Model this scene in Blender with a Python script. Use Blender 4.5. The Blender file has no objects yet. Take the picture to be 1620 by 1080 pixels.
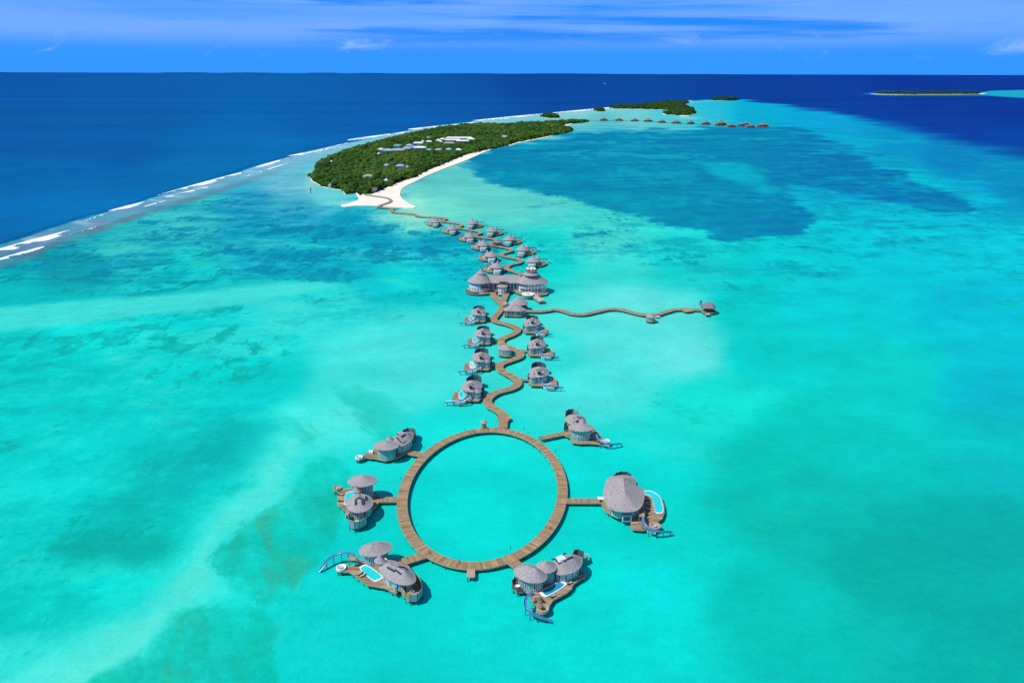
import bpy, bmesh, math, random
import numpy as np
from mathutils import Vector, Matrix
from mathutils.bvhtree import BVHTree
from mathutils.geometry import tessellate_polygon
random.seed(7); rng = np.random.default_rng(7)
R = math.radians
sc = bpy.context.scene
C = sc.collection

# ------------------------------------------------------------------ camera
H = 170.0                      # drone height in metres
F = 1125.0                     # focal length in units of a 1620 wide picture
PITCH = math.atan(423.5 / F)
ROLL = R(0.16)
cam_d = bpy.data.cameras.new('camera'); cam = bpy.data.objects.new('camera', cam_d); C.objects.link(cam)
cam_d.sensor_width = 36; cam_d.lens = 36 * F / 1620; cam_d.clip_start = 1; cam_d.clip_end = 3e6
ROT = (Matrix.Rotation(math.pi / 2 - PITCH, 3, 'X') @ Matrix.Rotation(ROLL, 3, 'Z'))
cam.matrix_world = Matrix.Translation((0, 0, H)) @ ROT.to_4x4()
sc.camera = cam

# ------------------------------------------------------------------ sky, sun, exposure
SUN_AZ, SUN_EL = R(-112), R(56)          # azimuth measured from +Y, clockwise; sun behind the camera on the left
w = bpy.data.worlds.new('World'); sc.world = w; w.use_nodes = True
nt = w.node_tree; nt.nodes.clear(); N = nt.nodes; L = nt.links
def nd(t, tree=None, **k):
    n = (tree or nt).nodes.new(t)
    for a, b in k.items(): setattr(n, a, b)
    return n
sky = nd('ShaderNodeTexSky', sky_type='NISHITA', sun_disc=False)
sky.sun_elevation = SUN_EL; sky.sun_rotation = SUN_AZ; sky.altitude = 100; sky.air_density = 1.0; sky.dust_density = 0.3; sky.ozone_density = 2.0
tc = nd('ShaderNodeTexCoord'); sep = nd('ShaderNodeSeparateXYZ'); L.new(tc.outputs['Generated'], sep.inputs[0])
# cloud streaks: long thin sheets low over the horizon
def cmap(scale, detail, rough, sx, sz, off=(0, 0, 0), dist=0.0):
    mp = nd('ShaderNodeMapping'); mp.inputs['Scale'].default_value = (sx, sx, sz); mp.inputs['Location'].default_value = off
    L.new(tc.outputs['Generated'], mp.inputs[0])
    n = nd('ShaderNodeTexNoise'); n.inputs['Scale'].default_value = scale; n.inputs['Detail'].default_value = detail
    n.inputs['Roughness'].default_value = rough; n.inputs['Distortion'].default_value = dist
    L.new(mp.outputs[0], n.inputs['Vector']); return n.outputs['Fac']
def ramp(inp, p0, p1, c0=(0, 0, 0, 1), c1=(1, 1, 1, 1)):
    r = nd('ShaderNodeValToRGB'); r.color_ramp.elements[0].position = p0; r.color_ramp.elements[1].position = p1
    r.color_ramp.elements[0].color = c0; r.color_ramp.elements[1].color = c1; r.color_ramp.interpolation = 'EASE'
    L.new(inp, r.inputs[0]); return r.outputs[0]
def mixc(f, a, b, tree=None, mode='MIX'):
    m = nd('ShaderNodeMix', tree, data_type='RGBA', blend_type=mode); l = (tree or nt).links
    for i, v in ((0, f), (6, a), (7, b)):
        if isinstance(v, (int, float)): m.inputs[i].default_value = v
        elif isinstance(v, tuple): m.inputs[i].default_value = v if len(v) == 4 else v + (1,)
        else: l.new(v, m.inputs[i])
    return m.outputs[2]
def mth(op, a, b=None, tree=None, clamp=False):
    m = nd('ShaderNodeMath', tree, operation=op, use_clamp=clamp); l = (tree or nt).links
    for i, v in ((0, a), (1, b)):
        if v is None: continue
        if isinstance(v, (int, float)): m.inputs[i].default_value = v
        else: l.new(v, m.inputs[i])
    return m.outputs[0]
BLUE = (0.36, 3.15, 10.2); PALE = (1.75, 4.2, 10.4); DEEP = (0.06, 2.5, 9.8); WHT = (3.0, 5.2, 10.2)
n1 = ramp(cmap(1.5, 6, .6, 1.0, 15, (3.1, 1.7, .4), .35), .30, .56)
up = ramp(sep.outputs['Z'], .022, .05)
streak = mth('MULTIPLY', n1, up)
col = mixc(streak, BLUE, PALE)
n2 = ramp(cmap(1.3, 7, .6, 1.0, 24, (7.3, 2.2, 5.1), .4), .54, .68)
col = mixc(mth('MULTIPLY', mth('MULTIPLY', n2, up), .9), col, DEEP)
n3 = ramp(cmap(9, 7, .65, 1.0, 3.0, (1.3, 8.2, 2.1), .8), .54, .72)
band = mth('MULTIPLY', ramp(sep.outputs['Z'], .016, .026), ramp(sep.outputs['Z'], .036, .052, (1, 1, 1, 1), (0, 0, 0, 1)))
col = mixc(mth('MULTIPLY', mth('MULTIPLY', n3, band), .95), col, WHT)
n4 = cmap(5, 6, .6, 1, 9, (0, 4, 1), .2)
col = mixc(1.0, col, ramp(n4, .2, .8, (.94, .97, .99, 1), (1.04, 1.02, 1.0, 1)), mode='MULTIPLY')
hi = ramp(sep.outputs['Z'], .12, .45)
col = mixc(hi, col, sky.outputs[0])
bg = nd('ShaderNodeBackground'); bg.inputs['Strength'].default_value = 0.1
L.new(col, bg.inputs[0]); out = nd('ShaderNodeOutputWorld'); L.new(bg.outputs[0], out.inputs[0])
sd = bpy.data.lights.new('sun', 'SUN'); sd.energy = 4.0; sd.angle = R(0.6); sd.color = (1, .965, .91)
sun = bpy.data.objects.new('sun', sd); C.objects.link(sun)
sdir = Vector((math.sin(SUN_AZ) * math.cos(SUN_EL), math.cos(SUN_AZ) * math.cos(SUN_EL), math.sin(SUN_EL)))
sun.rotation_euler = sdir.to_track_quat('Z', 'Y').to_euler()
sc.view_settings.view_transform = 'Standard'; sc.view_settings.look = 'None'; sc.view_settings.exposure = 0.0; sc.view_settings.gamma = 1.0

# ------------------------------------------------------------------ helpers
def ray(px, py): return (ROT @ Vector(((px - 810) / F, -(py - 540) / F, -1))).normalized()
def P(px, py, z=0.0):
    d = ray(px, py); t = (z - H) / d.z
    return Vector((d.x * t, d.y * t, z))
def kpx(py): return 0.0055 * (py - 116.5)        # pixels per metre at that row
def lin(c): return tuple(((v / 255) / 12.92 if v / 255 <= .04045 else ((v / 255 + .055) / 1.055) ** 2.4) for v in c)

def tag(o, label=None, cat=None, group=None, kind=None):
    if label: o['label'] = label
    if cat: o['category'] = cat
    if group: o['group'] = group
    if kind: o['kind'] = kind
    return o
ORG = {}
def root(name, label, cat, loc, group=None, rz=0):
    o = bpy.data.objects.new(name, None); C.objects.link(o); o.location = loc; o.rotation_euler.z = rz
    o.empty_display_size = 1; ORG[o.name] = Vector(loc)
    return tag(o, label, cat, group)
class MB:
    def __init__(s): s.v = []; s.f = []; s.uv = []; s.useuv = False
    def add(s, vs, fs, uvs=None):
        b = len(s.v); s.v += [tuple(x) for x in vs]; s.f += [tuple(i + b for i in f) for f in fs]
        if uvs: s.useuv = True; s.uv += uvs
        elif s.useuv: s.uv += [(0, 0)] * len(vs)
        else: s.uv += [(0, 0)] * len(vs)
        return s
    def prism(s, poly, z0, z1):
        n = len(poly); P2 = [Vector((p[0], p[1], 0)) for p in poly]
        tris = tessellate_polygon([P2])
        vs = [(p[0], p[1], z1) for p in poly] + [(p[0], p[1], z0) for p in poly]
        fs = []
        for t in tris:
            a, b, c = t
            nz = (P2[b] - P2[a]).cross(P2[c] - P2[a]).z
            if nz < 0: t = (a, c, b)
            fs.append(tuple(t)); fs.append((t[2] + n, t[1] + n, t[0] + n))
        area = sum(P2[i].x * P2[(i + 1) % n].y - P2[(i + 1) % n].x * P2[i].y for i in range(n))
        for i in range(n):
            j = (i + 1) % n
            fs.append((i, i + n, j + n, j) if area > 0 else (j, j + n, i + n, i))
        return s.add(vs, fs)
    def box(s, c, hx, hy, hz, rz=0):
        c = Vector(c); ca, sa = math.cos(rz), math.sin(rz)
        vs = [(c.x + ca * x * hx - sa * y * hy, c.y + sa * x * hx + ca * y * hy, c.z + z * hz) for x, y, z in
              ((-1, -1, -1), (1, -1, -1), (1, 1, -1), (-1, 1, -1), (-1, -1, 1), (1, -1, 1), (1, 1, 1), (-1, 1, 1))]
        return s.add(vs, [(3, 2, 1, 0), (4, 5, 6, 7), (0, 1, 5, 4), (1, 2, 6, 5), (2, 3, 7, 6), (3, 0, 4, 7)])
    def beam(s, a, b, w_, h_):
        a, b = Vector(a), Vector(b); d = (b - a).normalized(); sd_ = d.cross(Vector((0, 0, 1)))
        sd_ = sd_.normalized() if sd_.length > 1e-4 else Vector((1, 0, 0)); u = sd_.cross(d)
        vs = [p + sd_ * x * w_ / 2 + u * y * h_ / 2 for p in (a, b) for x, y in ((-1, -1), (1, -1), (1, 1), (-1, 1))]
        return s.add(vs, [(0, 1, 2, 3), (7, 6, 5, 4), (0, 4, 5, 1), (1, 5, 6, 2), (2, 6, 7, 3), (3, 7, 4, 0)])
    def lathe(s, c, prof, n=20, rx=1, ry=1):
        vs = []; fs = []
        for r, z in prof:
            for i in range(n):
                a = 2 * math.pi * i / n; vs.append((c[0] + r * rx * math.cos(a), c[1] + r * ry * math.sin(a), c[2] + z))
        for k in range(len(prof) - 1):
            for i in range(n):
                j = (i + 1) % n; fs.append((k * n + i, k * n + j, (k + 1) * n + j, (k + 1) * n + i))
        fs.append(tuple(range(n - 1, -1, -1))); fs.append(tuple((len(prof) - 1) * n + i for i in range(n)))
        return s.add(vs, fs)
    def build(s, name, m, parent=None, smooth=False, off=None):
        o_ = off if off is not None else (ORG.get(rootof(parent).name, Vector()) if parent else Vector())
        me = bpy.data.meshes.new(name); me.from_pydata([(a - o_[0], b - o_[1], c - o_[2]) for a, b, c in s.v], [], s.f)
        if s.useuv:
            ul = me.uv_layers.new(name='UVMap'); d = []
            for lp in me.loops: d += s.uv[lp.vertex_index]
            ul.data.foreach_set('uv', d)
        if smooth: me.polygons.foreach_set('use_smooth', [True] * len(me.polygons))
        me.materials.append(m)
        o = bpy.data.objects.new(name, me); C.objects.link(o)
        if parent: o.parent = parent
        return o
def rootof(o):
    while o.parent: o = o.parent
    return o
KIDS = {}
def copy_tree(o, parent=None):
    c = o.copy(); C.objects.link(c)
    if parent: c.parent = parent
    for ch in list(o.children): copy_tree(ch, c)
    return c
def spline(pts, step=2.0):
    pts = [Vector(p) for p in pts]; q = [pts[0] * 2 - pts[1]] + pts + [pts[-1] * 2 - pts[-2]]; outp = []
    for i in range(1, len(q) - 2):
        a, b, c, d = q[i - 1:i + 3]; n = max(2, int((c - b).length / step))
        for k in range(n):
            t = k / n
            outp.append(.5 * ((2 * b) + (c - a) * t + (2 * a - 5 * b + 4 * c - d) * t * t + (3 * b - a - 3 * c + d) * t ** 3))
    outp.append(pts[-1]); return outp

# ------------------------------------------------------------------ materials
def mat(name, col, rough=.8, var=.12, scale=.6, spec=.3, bump=0, stretch=None, hue=None, coords='Object', metal=0):
    m = bpy.data.materials.new(name); m.use_nodes = True; t = m.node_tree; b = t.nodes['Principled BSDF']
    b.inputs['Roughness'].default_value = rough; b.inputs['Specular IOR Level'].default_value = spec; b.inputs['Metallic'].default_value = metal
    tc_ = nd('ShaderNodeTexCoord', t); mp = nd('ShaderNodeMapping', t); t.links.new(tc_.outputs[coords], mp.inputs[0])
    mp.inputs['Scale'].default_value = stretch or (1, 1, 1)
    n = nd('ShaderNodeTexNoise', t); n.inputs['Scale'].default_value = scale; n.inputs['Detail'].default_value = 5; n.inputs['Roughness'].default_value = .65
    t.links.new(mp.outputs[0], n.inputs['Vector'])
    r = nd('ShaderNodeValToRGB', t); r.color_ramp.elements[0].position = .3; r.color_ramp.elements[1].position = .7
    lo = tuple(c * (1 - var) for c in col); hi_ = tuple(c * (1 + var) for c in (hue or col))
    r.color_ramp.elements[0].color = lo + (1,); r.color_ramp.elements[1].color = hi_ + (1,)
    t.links.new(n.outputs['Fac'], r.inputs[0]); t.links.new(r.outputs[0], b.inputs['Base Color'])
    if bump:
        bp = nd('ShaderNodeBump', t); bp.inputs['Strength'].default_value = bump; bp.inputs['Distance'].default_value = .3
        t.links.new(n.outputs['Fac'], bp.inputs['Height']); t.links.new(bp.outputs[0], b.inputs['Normal'])
    return m
def roof_mat(name, ca, cb, cc):
    m = bpy.data.materials.new(name); m.use_nodes = True; t = m.node_tree; b = t.nodes['Principled BSDF']
    b.inputs['Roughness'].default_value = .9; b.inputs['Specular IOR Level'].default_value = .15
    tc_ = nd('ShaderNodeTexCoord', t); mp = nd('ShaderNodeMapping', t); t.links.new(tc_.outputs['UV'], mp.inputs[0]); mp.inputs['Scale'].default_value = (1.3, .9, 1)
    n = nd('ShaderNodeTexNoise', t); n.inputs['Scale'].default_value = 1; n.inputs['Detail'].default_value = 6; n.inputs['Roughness'].default_value = .7; t.links.new(mp.outputs[0], n.inputs['Vector'])
    n2_ = nd('ShaderNodeTexNoise', t); n2_.inputs['Scale'].default_value = .35; n2_.inputs['Detail'].default_value = 4; t.links.new(tc_.outputs['Object'], n2_.inputs['Vector'])
    n3_ = nd('ShaderNodeTexNoise', t); n3_.inputs['Scale'].default_value = 3.2; n3_.inputs['Detail'].default_value = 2; t.links.new(tc_.outputs['Object'], n3_.inputs['Vector'])
    r = nd('ShaderNodeValToRGB', t); r.color_ramp.elements[0].position = .3; r.color_ramp.elements[1].position = .68
    r.color_ramp.elements[0].color = ca + (1,); r.color_ramp.elements[1].color = cb + (1,); t.links.new(n.outputs['Fac'], r.inputs[0])
    r2 = nd('ShaderNodeValToRGB', t); r2.color_ramp.elements[0].position = .42; r2.color_ramp.elements[1].position = .66
    t.links.new(n2_.outputs['Fac'], r2.inputs[0])
    c1 = mixc(mth('MULTIPLY', r2.outputs[0], .55, t), r.outputs[0], cc, t)
    r3 = nd('ShaderNodeValToRGB', t); r3.color_ramp.elements[0].color = (.86, .86, .87, 1); r3.color_ramp.elements[1].color = (1.12, 1.11, 1.11, 1)
    r3.color_ramp.elements[0].position = .3; r3.color_ramp.elements[1].position = .7
    t.links.new(n3_.outputs['Fac'], r3.inputs[0])
    c2 = mixc(1.0, c1, r3.outputs[0], t, 'MULTIPLY'); t.links.new(c2, b.inputs['Base Color'])
    bp = nd('ShaderNodeBump', t); bp.inputs['Strength'].default_value = .35; bp.inputs['Distance'].default_value = .2
    t.links.new(n3_.outputs['Fac'], bp.inputs['Height']); t.links.new(bp.outputs[0], b.inputs['Normal'])
    return m
def plank_mat(name, ca, cb, uv=True, sx=1.0):
    m = bpy.data.materials.new(name); m.use_nodes = True; t = m.node_tree; b = t.nodes['Principled BSDF']
    b.inputs['Roughness'].default_value = .85; b.inputs['Specular IOR Level'].default_value = .2
    tc_ = nd('ShaderNodeTexCoord', t); src = tc_.outputs['UV' if uv else 'Object']
    def nz(sc_, scale, det):
        mp = nd('ShaderNodeMapping', t); mp.inputs['Scale'].default_value = sc_; t.links.new(src, mp.inputs[0])
        n = nd('ShaderNodeTexNoise', t); n.inputs['Scale'].default_value = scale; n.inputs['Detail'].default_value = det; n.inputs['Roughness'].default_value = .7
        t.links.new(mp.outputs[0], n.inputs['Vector']); return n.outputs['Fac']
    a = nz((1.6, .03, 1) if uv else (.12, 1.6, .12), 1.0, 3); c = nz((.25, .25, .25), 1.0, 4); d = nz((.45, .02, 1) if uv else (.1, .5, .1), 1, 1)
    r = nd('ShaderNodeValToRGB', t); r.color_ramp.elements[0].position = .34; r.color_ramp.elements[1].position = .66
    r.color_ramp.elements[0].color = ca + (1,); r.color_ramp.elements[1].color = cb + (1,); t.links.new(a, r.inputs[0])
    r2 = nd('ShaderNodeValToRGB', t); r2.color_ramp.elements[0].position = .3; r2.color_ramp.elements[1].position = .7
    r2.color_ramp.elements[0].color = (.78, .76, .74, 1); r2.color_ramp.elements[1].color = (1.18, 1.15, 1.1, 1); t.links.new(c, r2.inputs[0])
    r3 = nd('ShaderNodeValToRGB', t); r3.color_ramp.elements[0].position = .42; r3.color_ramp.elements[1].position = .58
    r3.color_ramp.elements[0].color = (.82, .82, .82, 1); r3.color_ramp.elements[1].color = (1.12, 1.12, 1.12, 1); t.links.new(d, r3.inputs[0])
    c2 = mixc(1.0, r.outputs[0], r2.outputs[0], t, 'MULTIPLY'); c3 = mixc(1.0, c2, r3.outputs[0], t, 'MULTIPLY'); t.links.new(c3, b.inputs['Base Color'])
    return m
M = dict(
    thatch=roof_mat('weathered_shingle', (.20, .185, .188), (.48, .445, .445), (.36, .30, .305)),
    thatch_dark=roof_mat('dark_shingle', (.17, .15, .17), (.28, .24, .27), (.24, .18, .21)),
    thatch_far=roof_mat('russet_thatch', (.14, .11, .095), (.31, .245, .205), (.22, .165, .14)),
    boards=plank_mat('boardwalk_planks', (.19, .125, .065), (.50, .36, .225)),
    boards_grey=plank_mat('grey_boardwalk_planks', (.22, .175, .13), (.42, .335, .25)),
    deck=plank_mat('deck_planks', (.20, .14, .09), (.45, .335, .225), uv=False),
    edge=mat('pale_timber_edge', (.42, .33, .23), var=.2, scale=1.5),
    pile=mat('wet_piling', (.045, .04, .035), var=.3, scale=2),
    wall=mat('painted_boards', (.36, .50, .52), var=.22, scale=1.2, stretch=(2, 2, .25), hue=(.42, .55, .56)),
    wall_teal=mat('teal_boards', (.13, .37, .37), var=.3, scale=1.0, stretch=(2, 2, .25), hue=(.26, .42, .40)),
    wall_white=mat('white_boards', (.62, .68, .72), var=.12, scale=1.2, stretch=(2, 2, .25)),
    wall_dark=mat('dark_timber_wall', (.13, .12, .12), var=.3, scale=1.2, stretch=(2, 2, .3)),
    tan=mat('tan_boards', (.38, .27, .15), var=.25, scale=1.4, stretch=(2, 2, .3)),
    screen=mat('grey_blue_screen', (.22, .32, .38), var=.2, scale=1.5, stretch=(2, 2, .4)),
    screen_dark=mat('dark_screen', (.07, .12, .16), var=.3, scale=1.5, stretch=(2, 2, .4)),
    glass=mat('window_glass', (.015, .055, .085), rough=.12, var=.4, scale=.8, spec=.6),
    frame=mat('white_frame', (.66, .70, .72), var=.06),
    white=mat('white_paint', (.80, .80, .79), var=.05, rough=.5),
    cushion=mat('white_cushion', (.78, .77, .76), var=.08, scale=2),
    lilac=mat('tub_enamel', (.50, .55, .75), var=.08, rough=.3),
    slide=mat('blue_slide', (.045, .17, .38), rough=.25, var=.12, scale=.5, spec=.5, hue=(.08, .26, .48)),
    pool=mat('pool_water', (.02, .62, .66), rough=.08, var=.12, scale=.6, spec=.5),
    pool_dark=mat('dark_pool_water', (.015, .30, .44), rough=.08, var=.2, scale=.5, spec=.5),  # pool water in a darker blue
    pool_pale=mat('pale_pool_water', (.40, .70, .62), rough=.1, var=.15, scale=.5, spec=.5),
    dark=mat('dark_steel', (.035, .045, .055), var=.2),
    sand=mat('coral_sand', (.83, .77, .65), var=.07, scale=.05, rough=.95, spec=.05),
    under=mat('undergrowth', (.010, .028, .005), var=.4, scale=.15, rough=1, spec=.05),
    trunk=mat('bark', (.16, .12, .08), var=.3, scale=2),
    roof_white=mat('white_metal_roof', (.72, .74, .76), var=.1, scale=.3),
    roof_blue=mat('pale_blue_metal_roof', (.28, .47, .66), var=.15, scale=.2),
    roof_teal=mat('teal_metal_roof', (.08, .42, .45), var=.2, scale=.2),
    roof_lilac=mat('lilac_grey_roof', (.33, .37, .50), var=.15, scale=.2),
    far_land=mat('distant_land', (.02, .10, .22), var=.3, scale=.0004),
    foam=mat('sea_foam', (.82, .85, .88), var=.06, scale=.2, rough=.9),
)

# ------------------------------------------------------------------ the sea: one sheet to the horizon, coloured by what lies below it, plus a painted swell shade
def hash2(ix, iy, seed):
    h = (ix.astype(np.int64) * 374761393 + iy.astype(np.int64) * 668265263 + seed * 974634777) & 0xffffffff
    h = ((h ^ (h >> 13)) * 1274126177) & 0xffffffff
    return (h ^ (h >> 16)) / 4294967295.0 * 2 * math.pi
def perlin(x, y, seed):
    x0 = np.floor(x); y0 = np.floor(y); fx = x - x0; fy = y - y0
    u = fx * fx * fx * (fx * (fx * 6 - 15) + 10); v = fy * fy * fy * (fy * (fy * 6 - 15) + 10)
    def g(dx, dy):
        a = hash2(x0 + dx, y0 + dy, seed); return np.cos(a) * (fx - dx) + np.sin(a) * (fy - dy)
    a = g(0, 0) * (1 - u) + g(1, 0) * u; b = g(0, 1) * (1 - u) + g(1, 1) * u
    return (a * (1 - v) + b * v) * 1.5
def fbm(x, y, L0, octs, seed, kv=None, gain=.55, sx=1.0, rot=0.0):
    ca, sa = math.cos(rot), math.sin(rot); X = (x * ca + y * sa) / sx; Y = -x * sa + y * ca
    s = np.zeros_like(x); amp = 1.0; lam = L0
    for o in range(octs):
        wgt = amp if kv is None else amp * np.clip((lam * kv - .8) / 1.8, 0, 1)
        s += wgt * perlin(X / lam + 13.7 * o, Y / lam + 7.3 * o, seed + o); amp *= gain; lam /= 2
    return s
def sstep(a, b, x):
    t = np.clip((x - a) / (b - a), 0, 1); return t * t * (3 - 2 * t)
def sdf(poly, x, y, ys=1.0):
    p = np.array(poly, float); p = p * [1, ys]; y = y * ys; d = np.full(x.shape, 1e18); ins = np.zeros(x.shape, bool)
    for i in range(len(p)):
        a = p[i]; b = p[(i + 1) % len(p)]; e = b - a
        wx = x - a[0]; wy = y - a[1]; t = np.clip((wx * e[0] + wy * e[1]) / (e @ e + 1e-9), 0, 1)
        d = np.minimum(d, (wx - e[0] * t) ** 2 + (wy - e[1] * t) ** 2)
        c = ((a[1] > y) != (b[1] > y)) & (x < (b[0] - a[0]) * (y - a[1]) / (b[1] - a[1] + 1e-12) + a[0]); ins ^= c
    d = np.sqrt(d); return np.where(ins, -d, d)
def shep(sites, x, y, soft=30.0, ys=1.6, pw=1.8):
    num = None; den = np.zeros_like(x)
    for s in sites:
        wgt = 1.0 / (((x - s[0]) ** 2 + ((y - s[1]) * ys) ** 2 + soft ** 2) ** pw); val = s[2]
        if not isinstance(val, tuple): val = (val,)
        if num is None: num = [np.zeros_like(x) for _ in val]
        for i, c in enumerate(val): num[i] += wgt * c
        den += wgt
    r = np.stack([n / den for n in num], -1)
    return r if r.shape[-1] > 1 else r[..., 0]
GAIN = np.array([.80, .795, .715])        # lit water = albedo * about 1/GAIN

LAG = [(30,450,(0,192,194)),(150,520,(10,225,216)),(100,600,(0,206,200)),(100,700,(5,212,208)),(250,640,(0,208,202)),(30,560,(0,210,204)),(60,800,(0,214,203)),
 (150,860,(0,196,182)),(60,950,(0,208,196)),(200,1040,(30,228,212)),(30,1060,(50,226,212)),(300,560,(0,218,210)),(420,600,(0,214,206)),
 (390,690,(0,198,192)),(300,740,(0,196,188)),(250,850,(0,196,182)),(200,930,(10,226,212)),(330,900,(20,230,214)),(600,560,(75,231,221)),(560,620,(90,235,223)),(620,610,(75,232,222)),(500,670,(90,235,222)),
 (700,690,(20,228,218)),(760,790,(0,228,222)),(600,900,(0,224,212)),(540,760,(20,222,208)),(760,1000,(0,222,210)),(560,1040,(0,218,204)),(900,1050,(0,224,212)),(1000,930,(0,226,214)),
 (1000,740,(10,228,216)),(1100,850,(0,216,202)),(1200,800,(0,204,190)),(1250,950,(0,205,192)),(1400,900,(0,188,176)),(1550,850,(0,188,182)),(1300,780,(0,198,186)),(1250,700,(0,206,194)),
 (1600,1010,(0,188,180)),(1400,720,(0,206,196)),(1590,700,(0,200,204)),(1580,600,(0,198,214)),(1550,480,(0,196,218)),(1300,480,(0,208,212)),
 (1200,560,(0,214,200)),(1170,490,(0,208,198)),(1400,600,(10,214,206)),(1450,400,(0,204,220)),(1250,420,(0,212,214)),(1590,380,(10,208,228)),(1500,400,(10,208,224)),
 (1090,560,(100,233,224)),(1080,500,(90,231,222)),(1000,480,(100,232,222)),(960,540,(80,231,222)),(950,600,(75,231,222)),(880,560,(50,228,220)),(1000,420,(50,222,214)),(950,380,(70,218,206)),
 (830,325,(92,212,204)),(760,300,(96,207,202)),(740,240,(70,196,206)),(820,215,(70,200,206)),(690,290,(98,204,200)),(700,330,(112,224,208)),(660,352,(140,232,214)),(1060,420,(20,214,210)),(1130,630,(20,226,218)),
 (1550,330,(5,194,222)),(1500,250,(0,132,196)),(1420,225,(0,150,206)),(1300,190,(0,168,220)),(1200,172,(0,176,216)),(1120,165,(30,190,218)),(1060,185,(90,205,216)),(1100,172,(60,200,218)),
 (1000,180,(120,208,214)),(900,188,(130,208,210)),(960,206,(90,196,208)),(900,225,(30,170,196)),(1350,245,(0,172,216)),(1440,290,(0,190,218)),(1600,290,(0,140,200)),
 (450,290,(110,190,214)),(400,320,(46,160,201)),(300,345,(60,188,198)),(200,380,(50,190,194)),(100,420,(20,160,172)),(480,330,(50,164,204)),(475,300,(120,200,218)),(520,315,(110,214,220)),
 (560,352,(0,152,190)),(600,385,(0,160,194)),(500,395,(0,172,192)),(680,385,(0,168,196)),(560,400,(0,178,196)),(300,430,(20,204,202)),(640,430,(0,214,214)),(500,470,(40,222,214)),(400,380,(24,172,196)),(860,400,(10,222,212)),(720,400,(0,196,206)),(650,330,(160,236,214)),(610,345,(90,214,212))]
OCE = [(0,118,(0,79,160)),(0,140,(0,90,172)),(0,200,(0,93,168)),(0,290,(0,101,170)),(0,350,(0,106,172)),(200,160,(0,93,170)),(200,240,(0,95,168)),(300,270,(0,114,180)),(500,200,(0,95,172)),(120,330,(0,112,178)),
 (450,235,(5,116,186)),(700,160,(0,86,165)),(1000,140,(0,72,158)),(850,120,(0,69,152)),(1200,140,(0,62,154)),(1450,130,(0,51,150)),(1600,165,(0,53,150)),(1500,200,(0,60,156)),(1620,235,(0,71,164)),(1350,170,(0,64,160)),(650,190,(0,98,178)),(-600,200,(0,88,168)),(2200,300,(0,56,150))]
PAT = [(100,430,.55),(250,400,.5),(400,380,.6),(500,370,.7),(600,390,.75),(680,395,.6),(550,340,.45),(400,330,.45),(480,420,.6),(300,445,.5),(150,445,.5),(60,465,.35),(150,530,.45),(400,545,.42),(300,580,.25),(250,510,.4),(450,470,.12),(200,620,.2),(400,700,.25),(200,800,.22),(50,850,.25),
 (500,600,0.0),(640,560,.0),(700,700,0),(800,800,0),(560,700,0),(500,1000,0),(900,500,0),(1000,450,.0),(950,360,.32),(1050,380,.3),(900,340,.1),(780,300,0),(700,340,0),(1150,410,.2),(1300,400,.3),(1400,350,.5),(1450,300,.5),(1550,340,.45),
 (1400,260,.5),(1300,210,.5),(1550,400,.2),(1400,450,.05),(1500,600,.05),(1200,600,.1),(1600,700,.08),(1250,720,.1),(1400,900,.12),(1100,1000,.02),(1150,180,.6),(1100,172,.5),(1200,190,.6),(1000,178,.3),(1000,205,.5),(900,215,.4),(850,235,.5),(1250,185,.35),(1600,300,.45),(640,430,.2),(520,300,0),(450,290,.1),(200,365,.3)]
REEF_L = [(-900,680),(-400,515),(0,386),(60,369),(110,352),(172,336),(250,310),(320,290),(380,272),(450,250),(520,232),(600,215),(660,204),(760,190),(860,180),(1000,167),(1080,160),(1140,157.5),(1175,158)]
REEF_R = [(1175,158),(1200,161),(1250,168),(1320,181),(1400,199),(1500,222),(1620,250),(1900,320),(2600,480),(4500,900)]
EDGE = REEF_L + REEF_R[1:]
DEEPG = [(735,262),(748,245),(790,232),(850,224),(905,213),(955,207),(1010,205),(1060,208),(1110,203),(1180,200),(1260,203),(1300,212),(1325,228),(1375,243),(1385,262),(1435,272),(1450,290),(1500,305),(1548,330),(1530,338),(1480,335),(1420,322),(1350,312),(1310,300),(1250,292),(1240,304),(1262,322),(1288,340),(1292,352),(1268,372),(1200,375),(1150,386),(1128,378),(1110,366),(1050,355),(990,340),(940,328),(870,308),(800,295),(768,284)]
LIGHTIN = [(1120,262),(1180,262),(1210,280),(1240,300),(1215,305),(1170,292),(1135,280)]
SAND = [(560,640),(500,655),(448,690),(430,712),(400,750),(350,800),(318,850),(298,905),(240,955),(150,1010),(60,1060),(0,1090),(60,1110),(130,1090),(190,1040),(262,985),(330,945),(352,935),(332,885),(348,852),(392,818),(445,785),(462,745),(478,712),(530,690),(600,670)]
SANDL = [(-200,512),(0,488),(120,476),(240,470),(380,458),(480,446),(540,452),(440,470),(330,490),(230,500),(130,515),(0,522),(-200,545)]
BRN1 = [(462,745),(480,722),(520,712),(560,740),(548,790),(530,830),(505,880),(482,930),(455,950),(410,955),(362,938),(330,888),(345,858),(388,825),(430,800),(458,780)]
BRN2 = [(262,990),(268,962),(330,955),(400,960),(440,1000),(428,1050),(440,1110),(130,1110),(150,1075),(215,1050)]
SANDP = [(195,1020),(230,985),(258,968),(250,990),(220,1025),(180,1050),(120,1075),(90,1085),(120,1060)]
DARKT = [(60,860),(130,845),(240,840),(290,850),(278,880),(262,900),(200,902),(120,890)]
DARKU = [(310,690),(370,668),(450,662),(485,652),(470,670),(430,700),(400,745),(300,750),(210,745),(230,725)]
EM = [(x, y) for x, y in EDGE]
LAG = [(x, y, (c[0], c[1] - (7 if x > 1180 and y > 560 else 5 if y > 880 and x > 500 else 0), (c[2] - 5 if x > 1120 and y > 560 else max(c[2], c[1] - (9 if y > 830 else 4))) if y > 430 else c[2])) for x, y, c in LAG]
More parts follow.
